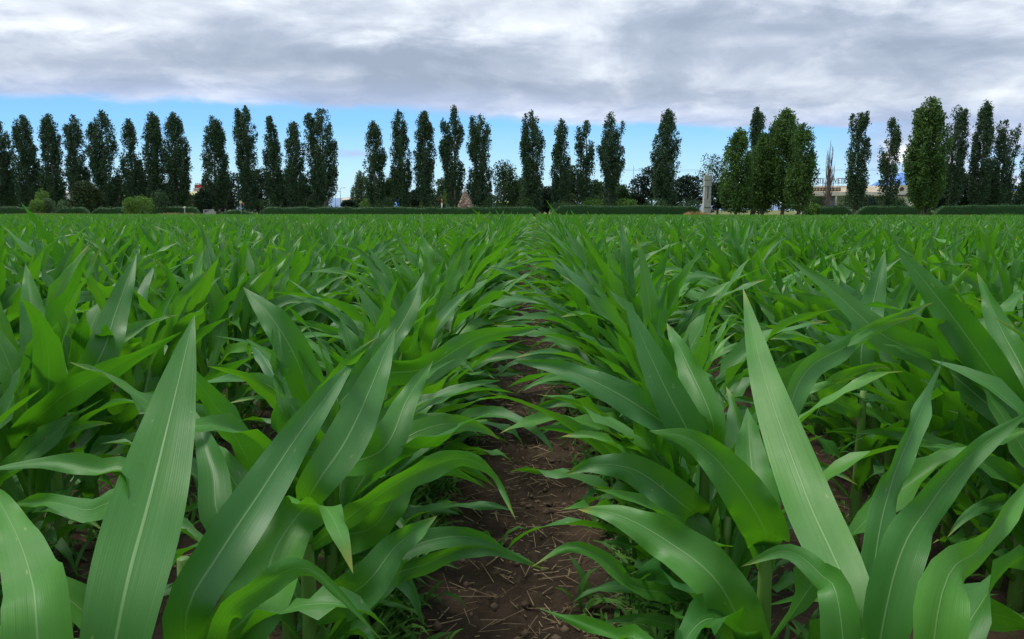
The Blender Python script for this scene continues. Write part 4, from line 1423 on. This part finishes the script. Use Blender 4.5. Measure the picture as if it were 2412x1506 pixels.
for k in range(9):
    fr.box((X(1904 + k * 11.6) - ox, 0.75, (Z(438) + Z(420.6)) / 2), (0.07, 0.07, Z(420.6) - Z(438)))
fr.build('letter_frame', M['metal'], root)
for word, pxl in (('A', 1909), ('NTI', 1915.5), ('VETR', 1962), ('A', 1993)):
    text_mesh('roof_letters', word, 1.50, M['brown_sign'], root, (X(pxl) - ox, 0.5, Z(432)), sx=0.86 if len(word) > 1 else 0.9)

root = empty('pale_annex', ((X(2106) + X(2150)) / 2, y - 2, 0), 'pale square annex with two dark round openings right of the tan building', 'building')
ox = root.location.x
MB().box((0, 3, Z(437) / 2), (44 * s, 6, Z(437))).build('wall', M['cream'], root)
for px, py in ((2111, 447), (2134, 447)):
    MB().tube([(X(px) - ox, -0.06, Z(py)), (X(px) - ox, 0.05, Z(py))], 0.45, 16).build('round_opening', M['brown_sign'], root)
MB().box((0, -0.1, Z(461.5)), (44 * s + 0.3, 0.5, 0.25)).build('ledge', M['shade'], root)

# yellow building at the left
y = 150
s = y / F
root = empty('yellow_building', (X(1) * 0 + gx(474, y), y, 0), 'yellow-banded building with a red roof sign between two poplars, left', 'building')
ox = root.location.x
Xl = lambda px: gx(px, y) - ox
Zl = lambda py: hz(py, y)
cx_, W = (Xl(434) + Xl(514)) / 2, 80 * s
MB().box((cx_, 4, Zl(481.5) / 2), (W, 8, Zl(481.5))).build('ground_floor', M['cream'], root)
MB().box((cx_, 3.8, (Zl(481.4) + Zl(469)) / 2), (W + 0.5, 8.4, Zl(469) - Zl(481.4))).build('yellow_band', M['yellow'], root, bevel=0.1)
MB().box((cx_, 4, (Zl(468.9) + Zl(460)) / 2), (W - 0.4, 7.6, Zl(460) - Zl(468.9))).build('upper_wall', M['blue_wall'], root)
for k in range(8):
    w_ = MB().box((Xl(441 + 9.4 * k), 0.16, (Zl(468) + Zl(461)) / 2), (7.4 * s, 0.08, 6.4 * s)).build('window', M['glass'], root)
MB().box((cx_, 3.8, (Zl(459.9) + Zl(451)) / 2), (W + 1.2, 9.0, Zl(451) - Zl(459.9)), 0.86).build('eaves', M['pale_yellow'], root)
MB().box((Xl(482), 3.8, (Zl(450.9) + Zl(446)) / 2), (58 * s, 7, Zl(446) - Zl(450.9)), 0.9).build('roof', M['tan'], root)
MB().box((Xl(478), 3.0, (Zl(445.9) + Zl(443)) / 2), (46 * s, 5, Zl(443) - Zl(445.9))).build('roof_ledge', M['white'], root)
MB().box((Xl(478), 3.0, (Zl(442.9) + Zl(434)) / 2), (44 * s, 4, Zl(434) - Zl(442.9))).build('red_roof_sign', M['red'], root)
b = MB()
for k in range(9):
    b.box((Xl(459 + 4.6 * k), 1.2, Zl(431.6)), (2.6 * s, 0.1, 3.6 * s))
b.build('sign_uprights', M['white'], root)

# farther pale buildings seen in slivers
def shed(name, px0, px1, top, y, mat, label, roof=None):
    x0, x1 = gx(px0, y), gx(px1, y)
    root = empty(name, ((x0 + x1) / 2, y, 0), label, 'building')
    H = hz(top, y)
    w = x1 - x0
    MB().box((0, 5, H * 0.42), (w, 10, H * 0.84)).build('wall', mat, root)
    v = [(-w / 2 - .4, -0.4, H * 0.84 + .003), (w / 2 + .4, -0.4, H * 0.84 + .003), (w / 2 + .4, 10.4, H * 0.84 + .003), (-w / 2 - .4, 10.4, H * 0.84 + .003), (-w / 2 - .4, 5, H), (w / 2 + .4, 5, H)]
    MB().add(v, [(0, 1, 5, 4), (2, 3, 4, 5), (3, 2, 1, 0)], [(1, 2, 5), (3, 0, 4)]).build('roof', roof or M['tan'], root)
    b = MB()
    nwin = max(2, int(w / 4))
    for k in range(nwin):
        b2 = MB().box((-w / 2 + (k + 0.5) * w / nwin, -0.03, H * 0.45), (1.4, 0.08, H * 0.25)).build('window', M['shade'], root)
    return root


shed('warehouse', 150, 252, 446, 210, M['white'], 'white warehouse seen in slivers between the third and fifth poplars', M['cream'])
shed('farm_shed', 262, 300, 458, 190, M['pale'] if False else M['cream'], 'pale shed right of the broad two-topped poplar', M['pale_yellow'])
shed('farmhouse', 806, 846, 466, 260, M['cream'], 'small pale farmhouse far off in the wide gap', M['tan'])
shed('farmhouse', 858, 884, 456, 240, M['tan'], 'tan house wall behind the light green shrub of the wide gap', M['tan'])
shed('farmhouse', 724, 752, 471, 220, M['pale_yellow'], 'low yellowish house left of the large poplar by the wide gap', M['tan'])
shed('white_house', 2368, 2440, 450, 190, M['white'], 'white house seen under the poplars at the right picture edge', M['tan'])
shed('yellow_kiosk', 1170, 1222, 474, 155, M['pale_yellow'], 'small yellow hut behind the hedge right of the pyramid', M['yellow'])
shed('orange_hut', 344, 362, 452, 170, M['yellow'], 'small orange-yellow hut peeking out behind the double round bush', M['yellow'])

# dead tree
y = 112
root = empty('dead_tree', (gx(1948, y), y, 0), 'bare dead poplar with upright grey branches before the tan building', 'dead tree')
r = np.random.default_rng(44)
H = hz(330, y)
wd = MB().tube([(0, 0, 0), (0.05, 0, H * 0.25), (0.0, 0, H * 0.42), (-0.1, 0, H * 0.65), (-0.05, 0, H * 0.99)], [0.42, 0.36, 0.28, 0.10, 0.02], 8)
wd.build('trunk', M['deadwood'], root, True)
b = MB()
for k in range(30):
    z0 = H * r.uniform(0.10, 0.62)
    th = r.uniform(0, 6.28)
    rad = r.uniform(0.25, 0.95)
    L_ = H * r.uniform(0.14, 0.42)
    z1 = min(H * 0.96, z0 + L_)
    p1 = np.array([rad * math.cos(th), rad * math.sin(th), z1])
    b.tube([(0, 0, z0), (p1[0] * 0.75, p1[1] * 0.75, z0 + 0.3 * (z1 - z0)), tuple(p1 * [1.05, 1.05, 1] - [0, 0, (z1 - z0) * 0.3]), tuple(p1)], [0.085, 0.06, 0.035, 0.010], 5)
    for q_ in range(3):
        f = r.uniform(0.3, 0.9)
        a0 = np.array([p1[0] * f, p1[1] * f, z0 + f * (z1 - z0)])
        b.tube([a0, a0 + [r.normal(0, .15), r.normal(0, .15), 0.5], a0 + [r.normal(0, .25), r.normal(0, .25), 1.1]], [0.025, 0.016, 0.005], 4)
b.build('branches', M['deadwood'], root, True)

# power line far behind
y = 230
wires = MB()
for h in (402, 399):
    pts = [(gx(px, y), y, hz(h + 2 * math.sin((px % 300) / 300 * 3.1416), y)) for px in range(1300, 2500, 60)]
    wires.tube(pts, 0.035, 4)
root = empty('power_line', (0, 0, 0), 'two thin overhead wires crossing the sky behind the poplars at the right', 'power line')
wires.build('wires', M['metal'], root, True)
b = MB()
for px in (1300, 1700, 2100, 2460):
    b.tube([(gx(px, y), y, 0), (gx(px, y), y, hz(397, y))], [0.16, 0.10], 7)
b.build('pylons', M['metal'], root, True)

# hills on the horizon
def hills(name, y, spec, mat, depth):
    r = np.random.default_rng(77)
    vs, qs = [], []
    pxs = np.linspace(-300, 2700, 180)
    n = len(pxs)
    rows = 7
    for k in range(rows):
        f = k / (rows - 1)
        for px in pxs:
            hpy = spec(px)
            hh = max(0.0, hz(hpy, y)) + 6 * (r.random() - 0.5)
            env = math.sin(min(1, f * 2) * math.pi / 2) if f <= 0.5 else math.cos((f - 0.5) * math.pi)
            vs.append((gx(px, y) * (1 + 0.0 * f), y + (f - 0.5) * depth, hh * env - (1 if k in (0, rows - 1) else 0)))
    for k in range(rows - 1):
        for i in range(n - 1):
            qs.append((k * n + i, k * n + i + 1, (k + 1) * n + i + 1, (k + 1) * n + i))
    return tag(obj(name, mesh_np(name, vs, qs), mat), kind='structure')


bmp = lambda px, c, w, a: a * math.exp(-((px - c) / w) ** 2)
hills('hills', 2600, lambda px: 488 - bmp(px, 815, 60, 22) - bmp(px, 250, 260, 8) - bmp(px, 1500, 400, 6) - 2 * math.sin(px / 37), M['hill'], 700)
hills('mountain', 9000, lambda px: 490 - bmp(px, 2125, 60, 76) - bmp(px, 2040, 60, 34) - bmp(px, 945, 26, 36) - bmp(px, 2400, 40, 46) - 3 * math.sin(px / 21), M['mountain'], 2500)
